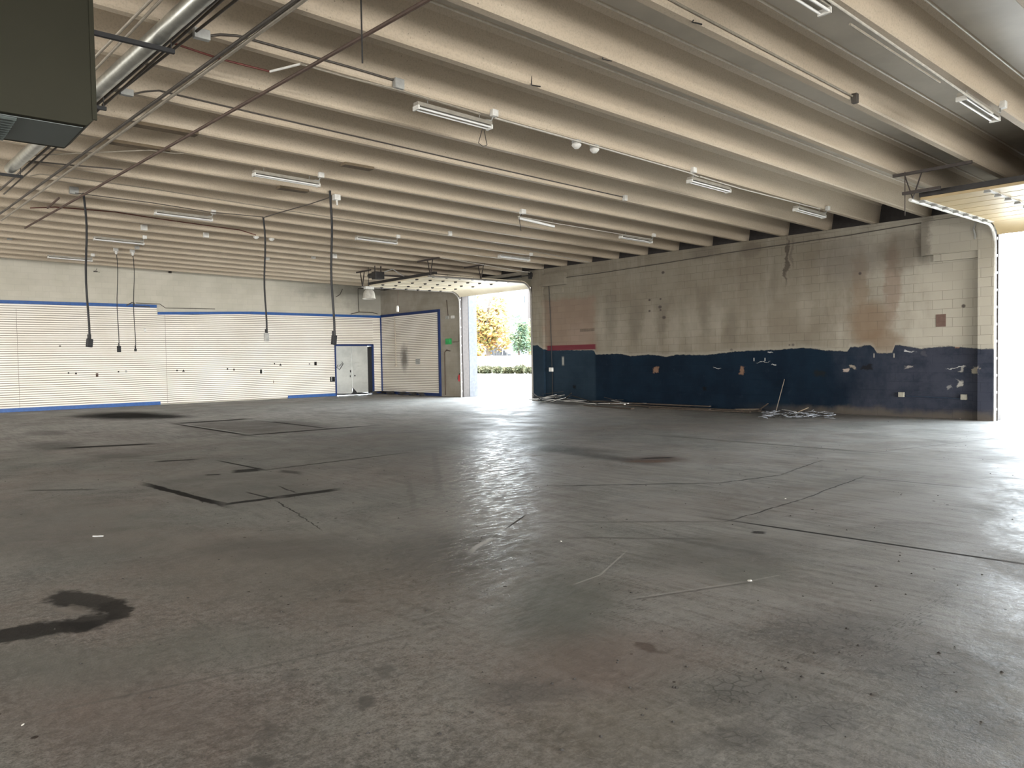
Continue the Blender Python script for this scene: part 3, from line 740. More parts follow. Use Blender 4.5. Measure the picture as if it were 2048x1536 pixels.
# ------------------------------------------------------------------ overhead sectional doors, rolled up under the ceiling
def panel_material():
    m = NM('cream_door_panel', .45, .4); P = m.pos()
    c = m.mix(m.ramp(m.noise(P, 1.3, 5), .3, .7), (.62, .54, .40), (.72, .65, .51))
    c = m.mix(m.ramp(m.noise(m.map(P, (1, 4, 1)), 2, 6, .7), .60, .72, 0, .3), c, (.42, .36, .27))
    m.color(c); return m.m
M['panel'] = panel_material()
M['track'] = plain('track_steel', (.27, .265, .25), .45, .4)
M['rail'] = plain('jamb_steel', (.20, .185, .165), .55, .2)
M['honey'] = plain('honey_door_panel', (.50, .385, .215), .45, 0, .4, .10, 2)
def overhead_door(y0, y1, zt, label, xin, nsec, hinge_cols, dark_in):
    PM = M['panel'] if dark_in else M['honey']
    t = thing('overhead_door', label, 'garage door', (D, (y0 + y1) / 2, 0))
    xo = D - .55
    sl = (xo - xin) / nsec; gap = .006 if dark_in else .013
    for k in range(nsec):
        a = xin + k * sl; m = MB()
        z0 = zt + .012 * k * 0
        m.box((a + gap, y0 + .06, zt), (a + sl - gap, y1 - .06, zt + .05))
        p = m.build('panel', PM, t, bevel=.008)
        m = MB()
        for yy in (y0 + .09, y1 - .09):
            m.box((a + .01, yy - .035, zt - .012), (a + sl - .01, yy + .035, zt + .002))
        for f in hinge_cols:
            yy = y0 + (y1 - y0) * f
            m.box((a + .01, yy - .035, zt - .012), (a + sl - .01, yy + .035, zt + .002))
        m.build('stile', M['panel'] if dark_in else M['box_white'], p)
        m = MB()
        for f in [.025] + hinge_cols + [.975]:
            yy = y0 + (y1 - y0) * f
            m.box((a - .045, yy - .035, zt - .03), (a + .045, yy + .035, zt - .01)); m.box((a - .02, yy - .05, zt - .05), (a + .02, yy + .05, zt - .03))
        m.build('hinge', M['dark_steel'] if dark_in else M['box_grey'], p)
    # bottom section still in the bend
    m = MB(); pr = []
    for k in range(7):
        th = math.pi / 2 * k / 6 * .62
        pr.append((xo + .50 * math.sin(th), zt - .50 * (1 - math.cos(th))))
    vs = [(x, y0 + .06, z) for x, z in pr] + [(x, y1 - .06, z) for x, z in pr] + [(x + .02, y0 + .06, z + .05) for x, z in pr] + [(x + .02, y1 - .06, z + .05) for x, z in pr]
    n = len(pr)
    m.add(vs, [(k, k + 1, n + k + 1, n + k) for k in range(n - 1)] + [(2 * n + k, 3 * n + k, 3 * n + k + 1, 2 * n + k + 1) for k in range(n - 1)] + [(k, 2 * n + k, 2 * n + k + 1, k + 1) for k in range(n - 1)] + [(n + k, n + k + 1, 3 * n + k + 1, 3 * n + k) for k in range(n - 1)] + [(n - 1, 3 * n - 1, 4 * n - 1, 2 * n - 1), (0, n, 3 * n, 2 * n)])
    m.build('panel', PM, t, smooth=True)
    m = MB(); m.box((xin - .01, y0 + .05, zt + .05), (xin + .10, y1 - .05, zt + .14)); m.build('stiffener', M['dark_steel'], t)
    m = MB(); m.box((xin + .02, y0 + .06, zt + .045), (xo - .02, y1 - .06, zt + .052)); m.build('backing', M['dark_steel'], t)
    for yy in (y0 + .01, y1 - .01):
        path = [(xin - .28, yy, zt - .02), (xin + 1, yy, zt - .02), (xo + .0, yy, zt - .02)]
        for k in range(1, 9):
            th = math.pi / 2 * k / 8
            path.append((xo + .42 * math.sin(th), yy, zt - .02 - .42 * (1 - math.cos(th))))
        path += [(xo + .43, yy, 1.5), (xo + .43, yy, 0.0)]
        m = MB(); m.tube(path, .032, 8); m.build('track', M['rail'] if dark_in else M['white_metal'], t, smooth=True)
    m = MB()
    m.tube([(D - .14, y0 - .1, zt + .26), (D - .14, y1 + .1, zt + .26)], .018, 8)
    m.tube([(D - .14, y0 + .5, zt + .26), (D - .14, (y0 + y1) / 2, zt + .26)], .045, 10)
    for yy in (y0 - .02, y1 + .02): m.tube([(D - .14, yy - .05, zt + .26), (D - .14, yy + .05, zt + .26)], .075, 12)
    m.build('spring_shaft', M['dark_steel'], t)
    for yy in (y0 - .02, y1 + .02):
        m = MB(); m.box((D - .26, yy - .012, zt + .12), (D, yy + .012, zt + .38)); m.build('bearing_plate', M['dark_steel'], t)
    return t
def jambs(t, y0, y1):
    for yy, s in ((y0, -1), (y1, 1)):
        m = MB(); m.box((D - .13, yy - .015, 0), (D - .0, yy + .015, DH)); m.box((D - .008, yy - .04, 0), (D, yy + .04, DH))
        j = m.build('jamb_angle', M['iron'], t)
        m = MB(); m.box((D, min(yy, yy - s * .012), 0), (D + .305, max(yy, yy - s * .012), DH)); m.build('jamb_lining', M['iron'], j)
        for k in range(11):
            m = MB(); m.cbox((D - .10, yy - s * .03, .25 + k * .36), (.04, .035, .05)); m.build('bracket', M['track'], j)
d1 = overhead_door(D1[0], D1[1], 4.17, 'open sectional overhead door above the doorway that shows autumn trees', 14.15, 7, [.25, .5, .75], True)
d2 = overhead_door(D2[0], D2[1], 4.14, 'open sectional overhead door with honey panels above the nearer doorway', 14.2, 7, [.28, .74], False)
# hangers of the horizontal tracks
def hanger(t, x, y, zt, mat, y0, y1):
    z1 = zb(x, y) - .03
    m = MB(); m.bar((x, y + y0, z1), (x, y + y1, z1), .04, .05); h = m.build('hanger', mat, t)
    m = MB(); m.bar((x, y, zt), (x, y - .15, z1), .035, .010); m.build('upright', mat, h)
    m = MB(); m.bar((x, y, zt), (x, y + .14, z1), .035, .010); m.build('diagonal', mat, h)
M['iron'] = plain('angle_iron', (.06, .05, .045), .6, .2)
jambs(d1, *D1); jambs(d2, *D2)
hanger(d2, 13.95, D2[1] - .04, 4.14, M['iron'], -.92, .33); hanger(d2, 13.95, D2[0], 4.14, M['iron'], -.3, .6)
hanger(d1, 13.95, D1[1], 4.15, M['iron'], -.6, .4); hanger(d1, 13.95, D1[0], 4.15, M['iron'], -.5, .7); hanger(d1, 16.0, D1[0], 4.15, M['iron'], -.2, .9)
m = MB(); m.bar((13.90, 4.95, 4.24), (13.90, 5.56, 4.24), .05, .05); m.build('brace', M['iron'], d2)
m = MB(); m.bar((13.9, 5.52, 3.86), (13.9, 5.52, zb(13.9, 5.6)), .012, .012); m.build('drop_rod', M['iron'], d2)

# chain hoist operator of the far door
t = thing('door_operator', 'black motor and chain hoist beside the far overhead door', 'door motor', (13.7, 22.6, 4.35))
m = MB(); m.cbox((13.7, 22.6, 4.40), (.35, .28, .26)); m.build('motor_housing', M['dark_steel'], t, bevel=.02)
m = MB(); m.tube([(13.7, 22.8, 4.44), (13.7, 23.15, 4.44)], .09, 14); m.build('motor', M['dark_steel'], t, smooth=True)
for x in (13.58, 13.82):
    m = MB(); m.bar((x, 22.6, 4.5), (x, 22.6, zb(x, 22.6)), .04, .03); m.build('bracket', M['iron'], t)
m = MB(); m.bar((13.9, 22.6, 4.42), (18.2, 22.1, 4.42), .06, .06); m.build('rail', M['iron'], t)
m = MB(); m.tube([(13.85, 22.6, 4.5), (14.1, 22.3, 4.62), (14.35, 22.1, 4.4), (14.5, 22.0, 4.3)], .014, 6); m.build('cable', M['box_grey'], t)

# ------------------------------------------------------------------ ceiling fixtures
def make_fixture():
    t = thing('strip_light', 'two-tube strip light', 'ceiling light', (0, 0, 0), 'strip lights under the beams')
    m = MB(); m.prism([(-.6, -.055, .0), (-.6, .055, .0), (-.6, .05, .05), (-.6, -.05, .05)], (1.2, 0, 0)); m.build('housing', M['fixture'], t)
    for yy in (-.042, .042):
        m = MB(); m.tube([(-.585, yy, -.028), (.585, yy, -.028)], .0135, 10); m.build('lamp_tube', M['tube'], t, smooth=True)
    for xx in (-.592, .592):
        m = MB(); m.box((xx - .012, -.062, -.05), (xx + .012, .062, .004)); m.build('lamp_holder', M['white_metal'], t)
    for xx in (-.42, .42):
        m = MB(); m.tube([(xx, 0, .05), (xx, 0, .12)], .004, 5); m.build('hanger_wire', M['box_grey'], t)
    return t
def add_box(t, sx):
    m = MB(); m.cbox((sx * .60, -.09, .15), (.10, .07, .09)); b = m.build('junction_box', M['box_white'], t, bevel=.006)
    m = MB(); m.tube([(sx * .60, -.06, .11), (sx * .57, -.07, .05), (sx * .52, -.02, .06), (sx * .5, 0, .045)], .011, 6); m.build('flex_cable', M['box_grey'], t)
LF = [(6.06, 1, 1, 'two-tube strip light with loop of wire hanging, between two bare lamp holders and cable box'),
      (5.88, 5, 1, 'strip light under the beams behind the largest left-side lamp, beside a wood shim'),
      (5.63, 9, 1, 'strip light right of the grey box over the longest pull cord'),
      (5.47, 13, 1, 'strip light just above the two thin twin cords'),
      (5.23, 17, 1, 'strip light closest to the cream end wall'),
      (10.45, 9, 1, 'strip light between the two hanging cord boxes and the far doorway'),
      (15.29, 5, 1, 'strip light by the wall second from the far doorway'),
      (11.75, 1, -1, 'strip light with its cable box on its left end, midway along the conduit beam'),
      (15.37, 1, 1, 'strip light nearest the top of the stained block wall'),
      (10.78, -3, 1, 'strip light hanging under the nearer overhead door bay'),
      (6.20, -3, 1, 'strip light cut by the top edge of the picture'),
      (15.20, 9, 1, 'strip light above the far overhead door'),
      (0.50, 5, 1, 'strip light partly hidden by the hanging heater')]
base = None
for x, i, bx, lab in LF:
    y = stem_y(i); z = zb(x, y) - .13
    if base is None or bx != base[1]:
        t = make_fixture(); add_box(t, bx); t.location = (x, y, z); base = (t, bx); o = t
        t.rotation_euler = (0, math.atan(SA), 0); t['label'] = lab
    else:
        o = dup(base[0], (x, y, z), lab)
    if bx == -1: base = None
# the strip light that has come loose at one end
x = 11.8; y = stem_y(5)
t = thing('strip_light', 'single bare tube strip light dangling askew from a white cable box', 'ceiling light', (x, y, zb(x, y) - .14), 'strip lights under the beams')
m = MB(); m.tube([(x - .5, y, zb(x, y) - .10), (x + .52, y - .05, zb(x, y) - .19)], .03, 10); m.build('lamp_tube', M['tube'], t, smooth=True)
m = MB(); m.cbox((x - .48, y - .09, zb(x, y) + .03), (.13, .09, .10)); m.build('junction_box', M['box_white'], t, bevel=.006)
m = MB(); m.tube([(x - .48, y - .06, zb(x, y)), (x - .5, y, zb(x, y) - .12), (x - .44, y + .02, zb(x, y) - .38)], .008, 6); m.build('flex_cable', M['black'], t)
m = MB(); m.tube([(x - .52, y - .06, zb(x, y) - .01), (x - .5, y, zb(x, y) - .09)], .005, 6); m.build('hanger_wire', M['box_grey'], t)
m = MB(); m.tube([(x + .5, y, zb(x, y)), (x + .51, y - .04, zb(x, y) - .18)], .003, 5); m.build('hanger_wire', M['box_grey'], t)
# loop of wire below the first strip light
a = under(968, 245, .06); m = MB(); m.tube([a, under(957, 286, .40), under(966, 293, .44), under(974, 290, .42), under(966, 250, .1)], .006, 5)
o = m.build('wire_loop', M['conduit_dark']); tag(o, 'thin wire loop dangling from the front strip light', 'wire')

# hidden-number conduits along the beams
def conduit(pts, r, mat, label, i=None, off=.085, name='conduit', zoff=None, group=None):
    P = []
    for q in pts:
        P.append(beam_face(q[0], q[1], i, off, r + .003) if i is not None else under(q[0], q[1], zoff))
    m = MB(); m.tube(P, r, 8); o = m.build(name, mat, smooth=True)
    return tag(o, label, 'conduit', group)
conduit([(1310, -20), (1348, 3), (1706, 193)], .012, M['conduit'], 'pale conduit ending at a square box on the beam near the top right', -2, .10)
conduit([(1640, -14), (1660, 2), (1985, 226)], .013, M['conduit_light'], 'white conduit running to the strip light in the near overhead door bay', -3, .085)
conduit([(1700, 48), (1880, 165)], .012, M['conduit'], 'shorter conduit doubled beside the white conduit', -3, .03)
conduit([(601, 128), (640, 139), (700, 156), (800, 180), (960, 228)], .012, M['conduit'], 'conduit on the second beam left of the strip light with the wire loop', 1, .085)
conduit([(990, 236), (1120, 272), (1380, 346), (1396, 353)], .012, M['conduit_light'], 'white conduit between the two strip lights of the conduit beam', 1, .085)
conduit([(1400, 353), (1480, 377), (1640, 418)], .012, M['conduit_light'], 'white conduit reaching the strip light above the stained block wall', 1, .085)
conduit([(407, 73), (440, 69), (475, 71), (550, 92), (700, 134), (790, 161)], .013, M['conduit_dark'], 'dark conduit ending at the grey square box near the rusty pipe', 1, .13)
conduit([(262, 189), (290, 183), (318, 181), (500, 224), (700, 270), (900, 316), (1246, 394)], .011, M['conduit_dark'], 'long thin dark conduit ending in a small box on the middle beam', 3, .10)
conduit([(342, 85), (441, 118), (500, 133), (540, 143)], .012, M['red'], 'red conduit dropping between pipes before the pale elbow', None, .09, 'conduit', .015)
conduit([(540, 143), (560, 138), (601, 128)], .014, M['box_white'], 'white elbow piece joining the red conduit to the beam', None, .09, 'conduit', .016)
conduit([(60, 416), (110, 414), (230, 424), (300, 435), (400, 449), (480, 460), (512, 470)], .011, M['red'], 'red cable run sagging to a white lamp holder', 11, .10)
conduit([(60, 352), (80, 348), (160, 358), (300, 377), (600, 425), (780, 452), (900, 470)], .010, M['conduit'], 'thin conduit ending at a small white box on the far beams', 8, .09)
conduit([(150, 386), (300, 405), (420, 424), (527, 434)], .010, M['conduit_dark'], 'sagging thin cable between the two black pull cords', None, .1, 'conduit', .02)
conduit([(527, 435), (560, 425), (620, 408), (662, 394)], .011, M['conduit_dark'], 'bare cable slung across the beams between two cords', None, .1, 'conduit', .02)
conduit([(38, 320), (140, 330), (245, 339)], .012, M['conduit_dark'], 'dark conduit crossing behind the heater', None, .1, 'conduit', .013)
conduit([(60, 311), (300, 300), (350, 307), (368, 306)], .010, M['conduit'], 'pale conduit beneath the wood shims', None, .1, 'conduit', .042)
conduit([(1036, 433), (1113, 447), (1300, 478)], .010, M['conduit_light'], 'white conduit past the dangling tube light', 5, .09)
conduit([(880, 515), (1000, 535), (1060, 545)], .010, M['conduit_light'], 'pale conduit above the far overhead door', 11, .09)
conduit([(940, 478), (1040, 497), (1065, 502), (1180, 525)], .012, M['conduit_light'], 'white conduit along the beam nearest the far door', 9, .09)

# overhead pipes crossing the beams
def pipe(pts, r, mat, label, off, name, group=None, cat='pipe'):
    P = [under(x, y, off) for x, y in pts]
    # straight run: first and last measured points, extended past the frame
    a, b = P[0], P[-1]
    d = (b - a); a2 = a - d * (2.4 / abs(d.y)) ; b2 = b
    zf = lambda p: zb(p.x, p.y) - off
    a2.z = zf(a2); b2.z = zf(b2)
    m = MB(); m.tube([a2, a, b2], r, 14 if r > .05 else 8); o = m.build(name, mat, smooth=True)
    return tag(o, label, cat, group)
pipe([(396, 0), (20, 338)], .085, M['galv'], 'large galvanised round duct resting on black struts beside the heater', .12, 'round_duct', cat='duct')
pipe([(612, -3), (2, 441)], .020, M['conduit'], 'steel pipe of a tight pair crossing the beams, left one', .06, 'steel_pipe')
pipe([(597, -4), (-9, 434)], .020, M['conduit_dark'], 'steel pipe of a tight pair crossing the beams, darker one', .05, 'steel_pipe')
pipe([(855, 0), (50, 456)], .021, M['rust_pipe'], 'single rusty pipe running diagonally over the long pull cord', .085, 'rusty_pipe')
pipe([(302, 0), (150, 155)], .014, M['conduit'], 'thin conduit behind the heater, outermost', .09, 'conduit')
pipe([(322, 0), (172, 158)], .014, M['conduit'], 'thin conduit behind the heater, beside the outermost', .09, 'conduit')
pipe([(431, 0), (0, 380)], .018, M['conduit_dark'], 'dark pipe hugging the right side of the large duct', .09, 'steel_pipe')
pipe([(444, 0), (8, 388)], .014, M['conduit_dark'], 'thin dark pipe second from the large duct', .05, 'steel_pipe')
pipe([(472, 0), (205, 210)], .014, M['conduit_dark'], 'thin dark conduit linking two grey ceiling boxes', .03, 'conduit')
m = MB(); m.tube([under(118, 396, .04), under(95, 416, .04)], .02, 8); o = m.build('pipe_stub', M['rust_pipe'], smooth=True); tag(o, 'short loose pipe stub beside the diagonal rusty pipe', 'pipe')
# black channel struts carrying the duct
def strut(x0, y0, x1, y1, label, ext=0):
    a = under(x0, y0, .24); b = under(x1, y1, .24); z = zb(a.x, a.y) - .24
    a.z = z; b.z = z; b.y = a.y; a.x -= ext
    t = thing('strut_hanger', label, 'pipe hanger', ((a.x + b.x) / 2, a.y, z), 'black struts under the duct')
    m = MB(); m.bar(a, b, .042, .042); m.build('channel', M['black'], t)
    for x in (b.x - .03, a.x + .1):
        m = MB(); m.tube([(x, a.y, z), (x, a.y, zb(x, a.y) + .3)], .006, 6); m.build('threaded_rod', M['dark_steel'], t)
strut(191, 66, 352, 104, 'long black strut crossing beneath the duct right of the heater', .6)
strut(191, 214, 215, 216, 'short-looking black strut end right of the heater corner', .8)
strut(0, 348, 48, 352, 'black strut under the duct below the heater', .8)

# boxes and bits fixed to the beams
def beam_box(x, y, i, w_, h_, mat, name, label, cat, off=.10, group=None, dpt=.07):
    p = beam_face(x, y, i, off, dpt / 2)
    m = MB(); m.cbox((p.x, p.y, p.z), (w_, dpt, h_)); o = m.build(name, mat, bevel=.006)
    return tag(o, label, cat, group)
beam_box(797, 168, 1, .13, .12, M['box_grey'], 'junction_box', 'grey square box at the end of the dark conduit', 'junction box', .13)
beam_box(1710, 197, -2, .07, .12, M['conduit_dark'], 'junction_box', 'dark box ending the pale conduit near the top right', 'junction box', .11)
beam_box(1250, 396, 3, .09, .11, M['box_white'], 'junction_box', 'small white box ending the long thin conduit', 'junction box')
beam_box(900, 467, 8, .10, .12, M['box_white'], 'junction_box', 'white box above the far doorway conduit', 'junction box')
beam_box(148, 381, 9, .16, .14, M['box_grey'], 'junction_box', 'pale blue-grey box left of the long pull cord', 'junction box')
beam_box(288, 455, 12, .15, .14, M['box_white'], 'junction_box', 'white cube box with stray wire, third from the end wall lamps', 'junction box')
beam_box(412, 470, 12, .14, .13, M['box_white'], 'junction_box', 'white cube box left of the loose lamp holder', 'junction box')
beam_box(627, 514, 14, .13, .10, M['box_white'], 'junction_box', 'small white box left of the right pull cord', 'junction box')
beam_box(669, 512, 13, .15, .14, M['box_white'], 'junction_box', 'white cube box touching the right pull cord', 'junction box')
beam_box(535, 516, 15, .13, .13, M['box_white'], 'junction_box', 'cream box beside the middle pull cord', 'junction box')
beam_box(274, 495, 15, .12, .10, M['box_grey'], 'junction_box', 'grey box ending a dark conduit above the twin cords', 'junction box')
beam_box(403, 69, 1, .16, .10, M['box_grey'], 'junction_box', 'grey box hung where conduits meet right of the duct', 'junction box', .14)
beam_box(253, 185, 3, .15, .08, M['box_grey'], 'junction_box', 'grey box beneath the shorter black strut', 'junction box', .14)
beam_box(19, 477, 16, .12, .08, M['box_grey'], 'junction_box', 'small grey box near the end wall, far left', 'junction box')
for x, y, i, w_, lab in ((332, 258, 4, .85, 'brown wood shim under the beam left of the rusty pipe'), (280, 292, 5, .85, 'brown wood shim crossed by the rusty pipe'), (715, 333, 4, .55, 'wood shim right of the second strip light'), (588, 378, 6, .58, 'wood shim beneath the second strip light')):
    p = under(x, y, .02); m = MB(); m.cbox((p.x, stem_y(i) - .03, zb(p.x, stem_y(i)) - .022), (w_, .17, .044)); o = m.build('wood_shim', M['wood_plate']); tag(o, lab, 'wood block')
for x, y, i, lab in ((1153, 290, 1, 'white round lamp holder, left one of the pair on the white conduit'), (1189, 299, 1, 'white round lamp holder, right one of the pair on the white conduit'), (512, 474, 11, 'white lamp holder at the end of the red cable'), (543, 478, 11, 'grey lamp holder right of the middle pull cord')):
    p = on_plane(x, y, 1, stem_y(i)); r = .075
    t = thing('lamp_holder', lab, 'lamp holder', p)
    m = MB(); m.lathe([(0, -r * .75), (r * .45, -r * .7), (r * .9, -r * .25), (r, .0), (r * .85, .02), (0, .02)], p, 16); m.build('socket', M['white_metal'], t, smooth=True)
    m = MB(); m.cbox((p.x, p.y, p.z + .045), (.10, .10, .05)); m.build('box', M['box_grey'], t)
# dropped bolts and threaded rod
for x, y, lab, ln in ((1063, 160, 'little wire hook on the beam left of the pair of lamp holders', .12), (1205, 108, 'little wire hook on the beam at top centre', .12), (1384, 34, 'little wire hook beside the pale conduit', .10)):
    p = under(x, y + 10, .0); m = MB(); m.tube([p + Vector((0, 0, ln)), p, p + Vector((.12, -.03, .0))], .008, 5); m.tube([p, p + Vector((-.06, -.06, -.02))], .007, 5); o = m.build('wire_hook', M['dark_steel']); tag(o, lab, 'hook')
p = under(722, 0, -.05); q = on_plane(724, 126, 1, p.y)
m = MB(); m.tube([p + Vector((0, 0, .3)), p, (p.x, p.y, q.z)], .009, 6); o = m.build('threaded_rod', M['dark_steel']); tag(o, 'bare threaded rod hanging down at the top left of centre', 'rod')

# ------------------------------------------------------------------ pull cords with switch boxes
def cord(x0, y0, x1, y1, i, r, bw, bh, mat, label, top=None, tilt=0.0):
    P = on_plane(x0, y0, 1, stem_y(i) - .13)
    e = on_plane(x1, y1, 1, P.y)
    t = thing('pull_cord', label, 'hanging cord', (e.x, e.y, e.z), 'switch cords hanging from the beams')
    n = 10; path = []
    for k in range(n + 1):
        f = k / n
        path.append((P.x + (e.x - P.x) * f + .05 * math.sin(f * math.pi * 2.2) * (1 - f), P.y + .03 * math.sin(f * 5), P.z + (e.z + bh * .45 - P.z) * f))
    path = [(P.x, P.y, zb(P.x, P.y) + .05)] + path[1:]
    m = MB(); m.tube(path, r, 8); m.build('cable', M['black'], t, smooth=True)
    from mathutils import Euler
    m = MB(); m.cbox(e, (bw, .07, bh), Euler((0, tilt, .3))); b = m.build('switch_box', mat, t, bevel=.012)
    m = MB(); m.tube([(e.x, e.y, e.z + bh * .42), (e.x, e.y, e.z + bh * .42 + .10)], r * 1.7, 8); m.build('strain_relief', M['black'], b)
    if top:
        m = MB(); m.cbox((P.x, P.y + .02, P.z + .02), (.13, .10, .12)); m.build('ceiling_box', M['box_white'], t, bevel=.01)
        m = MB(); m.lathe([(.03, 0), (.045, -.05), (.02, -.10), (0, -.10)], (P.x, P.y, P.z - .03), 10); m.build('cap', M['box_white'], t)
    return t
cord(167, 393, 179, 686, 9, .021, .115, .17, M['black'], 'long thick black pull cord with black box, leftmost over the slat wall', None, .12)
cord(232, 500, 238, 698, 16, .011, .10, .19, M['black'], 'thin cord with small black box, left of the twin cords', True)
cord(265, 503, 271, 700, 16, .011, .055, .09, M['black'], 'thin cord with tiny plug, right of the twin cords', True)
cord(527, 440, 533, 674, 9, .021, .11, .20, M['box_grey'], 'black pull cord ending in a grey box in the middle of the slat wall', None, 0)
cord(660, 396, 668, 680, 6, .023, .10, .19, M['black'], 'thick black pull cord with black box above the double door', None, .14)
p = on_plane(673, 395, 1, stem_y(6) - .1); m = MB(); m.cbox(p, (.13, .11, .11)); m.tube([p, p + Vector((0, -.02, -.16))], .02, 8); o = m.build('ceiling_socket', M['box_white'], bevel=.008); tag(o, 'white ceiling socket at the top of the cord above the double door', 'socket')
# plug dangling below the far overhead door track
p = on_plane(797, 573, 1, 24.2); q = on_plane(795, 618, 1, 24.2)
t = thing('hanging_plug', 'white plug on a cord dangling in front of the corner slat panel', 'plug', q)
m = MB(); m.tube([p + Vector((0, 0, .12)), q], .012, 6); m.build('cable', M['rust_pipe'], t)
m = MB(); m.lathe([(0, -.10), (.05, -.10), (.055, .05), (.03, .12), (0, .12)], q, 12); m.build('plug', M['box_white'], t, smooth=True)

# bell-shaped high bay lamp by the corner
p = on_plane(738, 588, 1, 23.3)
t = thing('high_bay_lamp', 'bell-shaped aluminium lamp hanging in front of the corner', 'hanging lamp', p)
m = MB(); m.lathe([(.23, -.17), (.215, -.12), (.20, .02), (.16, .11), (.10, .15), (.06, .16), (.05, .16), (.15, .10), (.19, .01), (.205, -.12), (.225, -.168)], p, 28); m.build('reflector', plain('reflector_aluminium', (.52, .50, .45), .4, .2), t, smooth=True)
m = MB(); m.cbox(p + Vector((0, 0, .21)), (.33, .16, .10)); m.build('ballast_box', M['white_metal'], t, bevel=.01)
m = MB(); m.tube([p + Vector((0, 0, .15)), p + Vector((0, 0, .28))], .03, 10); m.tube([p + Vector((0, 0, .26)), p + Vector((0, 0, zb(p.x, p.y) - p.z + .1))], .01, 6); m.build('stem', M['dark_steel'], t)
m = MB(); m.lathe([(0, -.12), (.05, -.10), (.055, .0), (.03, .10), (0, .10)], p, 12); m.build('bulb', M['tube'], t, smooth=True)

# ------------------------------------------------------------------ hanging unit heater
HX, HY, HZ = on_plane(189, 254, 2, 3.2).x, on_plane(189, 254, 2, 3.2).y, 3.2
hd = on_plane(130, 298, 2, 3.2).y - HY
M['heater'] = plain('heater_paint', (.017, .0165, .010), .6, 0, .10, .05, 2)
M['heater_under'] = plain('heater_underside', (.085, .10, .095), .5, 0, .4, .05, 2)
t = thing('unit_heater', 'large olive grey heater cabinet hanging from the beams, cut by the frame edge', 'heater', (HX - .7, HY + hd / 2, HZ))
m = MB(); ht = zb(HX, HY) - .22 - HZ
r = .05
out = [(HX - 1.5, HZ + r), (HX - 1.5 + r, HZ), (HX - r, HZ), (HX, HZ + r), (HX, HZ + ht - r), (HX - r, HZ + ht), (HX - 1.5 + r, HZ + ht), (HX - 1.5, HZ + ht - r)]
m.prism([(x, HY + .012, z) for x, z in out], (0, hd - .012, 0)); cab = m.build('cabinet', M['heater'], t, bevel=.006)
m = MB(); e = .03
m.prism([(x, HY, z) for x, z in out], (0, .02, 0))
m.build('front_panel', M['heater'], t, bevel=.004)
m = MB(); m.box((HX - 1.42, HY + .06, HZ - .004), (HX - .06, HY + hd - .06, HZ + .004)); m.build('bottom_panel', M['heater_under'], t)
m = MB(); m.box((HX - 1.4, HY + .07, HZ - .007), (HX - .46, HY + hd - .07, HZ - .003)); m.build('grille_backing', M['black'], t)
m = MB()
for k in range(10):
    yy = HY + .08 + k * (hd - .16) / 9
    m.bar((HX - 1.4, yy, HZ - .014), (HX - .46 , yy, HZ - .014), .024, .010, (0, .5, 1))
m.build('louvre', M['heater_under'], t)
m = MB(); m.bar((HX + .002, HY + .0, HZ + r), (HX + .002, HY + .0, HZ + ht - r), .02, .03); m.build('edge_trim', M['heater'], t)
for x in (HX - .15, HX - 1.3):
    for y in (HY + .1, HY + hd - .1):
        m = MB(); m.tube([(x, y, HZ + ht), (x, y, zb(x, y) + .3)], .008, 6); m.build('threaded_rod', M['dark_steel'], t)

# ------------------------------------------------------------------ fittings on the door wall
def wall_box(x, y, wpx, hpx, dpt, mat, name, label, cat, face=0.0):
    a = wr(x - wpx / 2, y - hpx / 2, face); b = wr(x + wpx / 2, y + hpx / 2, face)
    m = MB(); m.box((D - face - dpt, min(a.y, b.y), min(a.z, b.z)), (D - face, max(a.y, b.y), max(a.z, b.z))); o = m.build(name, mat, bevel=.006)
    return tag(o, label, cat)
M['outlet'] = plain('outlet_cover', (.30, .29, .24), .5)
wall_box(1804, 789, 11, 10, .07, M['outlet'], 'outlet_box', 'grey outlet box low on the blue wall, left one of two', 'outlet')
wall_box(1929, 794, 12, 11, .07, M['outlet'], 'outlet_box', 'grey outlet box low on the blue wall, beside the near doorway', 'outlet')
p = wr(1812, 792, .02); q = wr(1921, 797, .02); m = MB(); m.tube([p, q], .016, 8); o = m.build('conduit', plain('blue_painted_conduit', (.02, .032, .055), .6)); tag(o, 'blue painted conduit between the two low outlet boxes', 'conduit')
wall_box(1882, 641, 20, 24, .012, plain('bare_block_patch', (.13, .082, .066), .85), 'access_plate', 'square rust-brown plate on the upper wall near the near doorway', 'plate')
wall_box(1175, 660, 28, 4, .03, plain('wooden_cleat', (.13, .10, .075), .8), 'wall_cleat', 'small dark wooden cleat above the red stripe', 'wood block')
wall_box(1104, 739, 6, 8, .08, M['box_white'], 'outlet_box', 'white outlet box on the cable beside the far doorway', 'outlet')
m = MB(); m.tube([wr(1093, 553, .10), wr(1097, 560, .10), wr(1101, 640, .02), wr(1104, 735, .02)], .013, 6); m.tube([wr(1105, 743, .02), wr(1105, 795, .02)], .02, 6)
o = m.build('wall_cable', M['black'], smooth=True); tag(o, 'black cable running down the wall beside the far doorway', 'cable')
P = [wr(x, y, .03) for x, y in ((1090, 560), (1200, 546), (1330, 526), (1440, 508), (1520, 496), (1700, 470), (1870, 441), (1945, 430))]
m = MB(); m.tube(P, .012, 6); o = m.build('wall_conduit', M['conduit_dark'], smooth=True); tag(o, 'long thin cable sagging along the top of the stained wall', 'cable')
m = MB(); m.tube([wr(1951, 445, .16), wr(1947, 458, .20), wr(1950, 470, .2), wr(1950, 478, .14)], .02, 8); o = m.build('cable_end', M['box_grey'], smooth=True); tag(o, 'short stub of pale cable near the near overhead door track', 'cable')
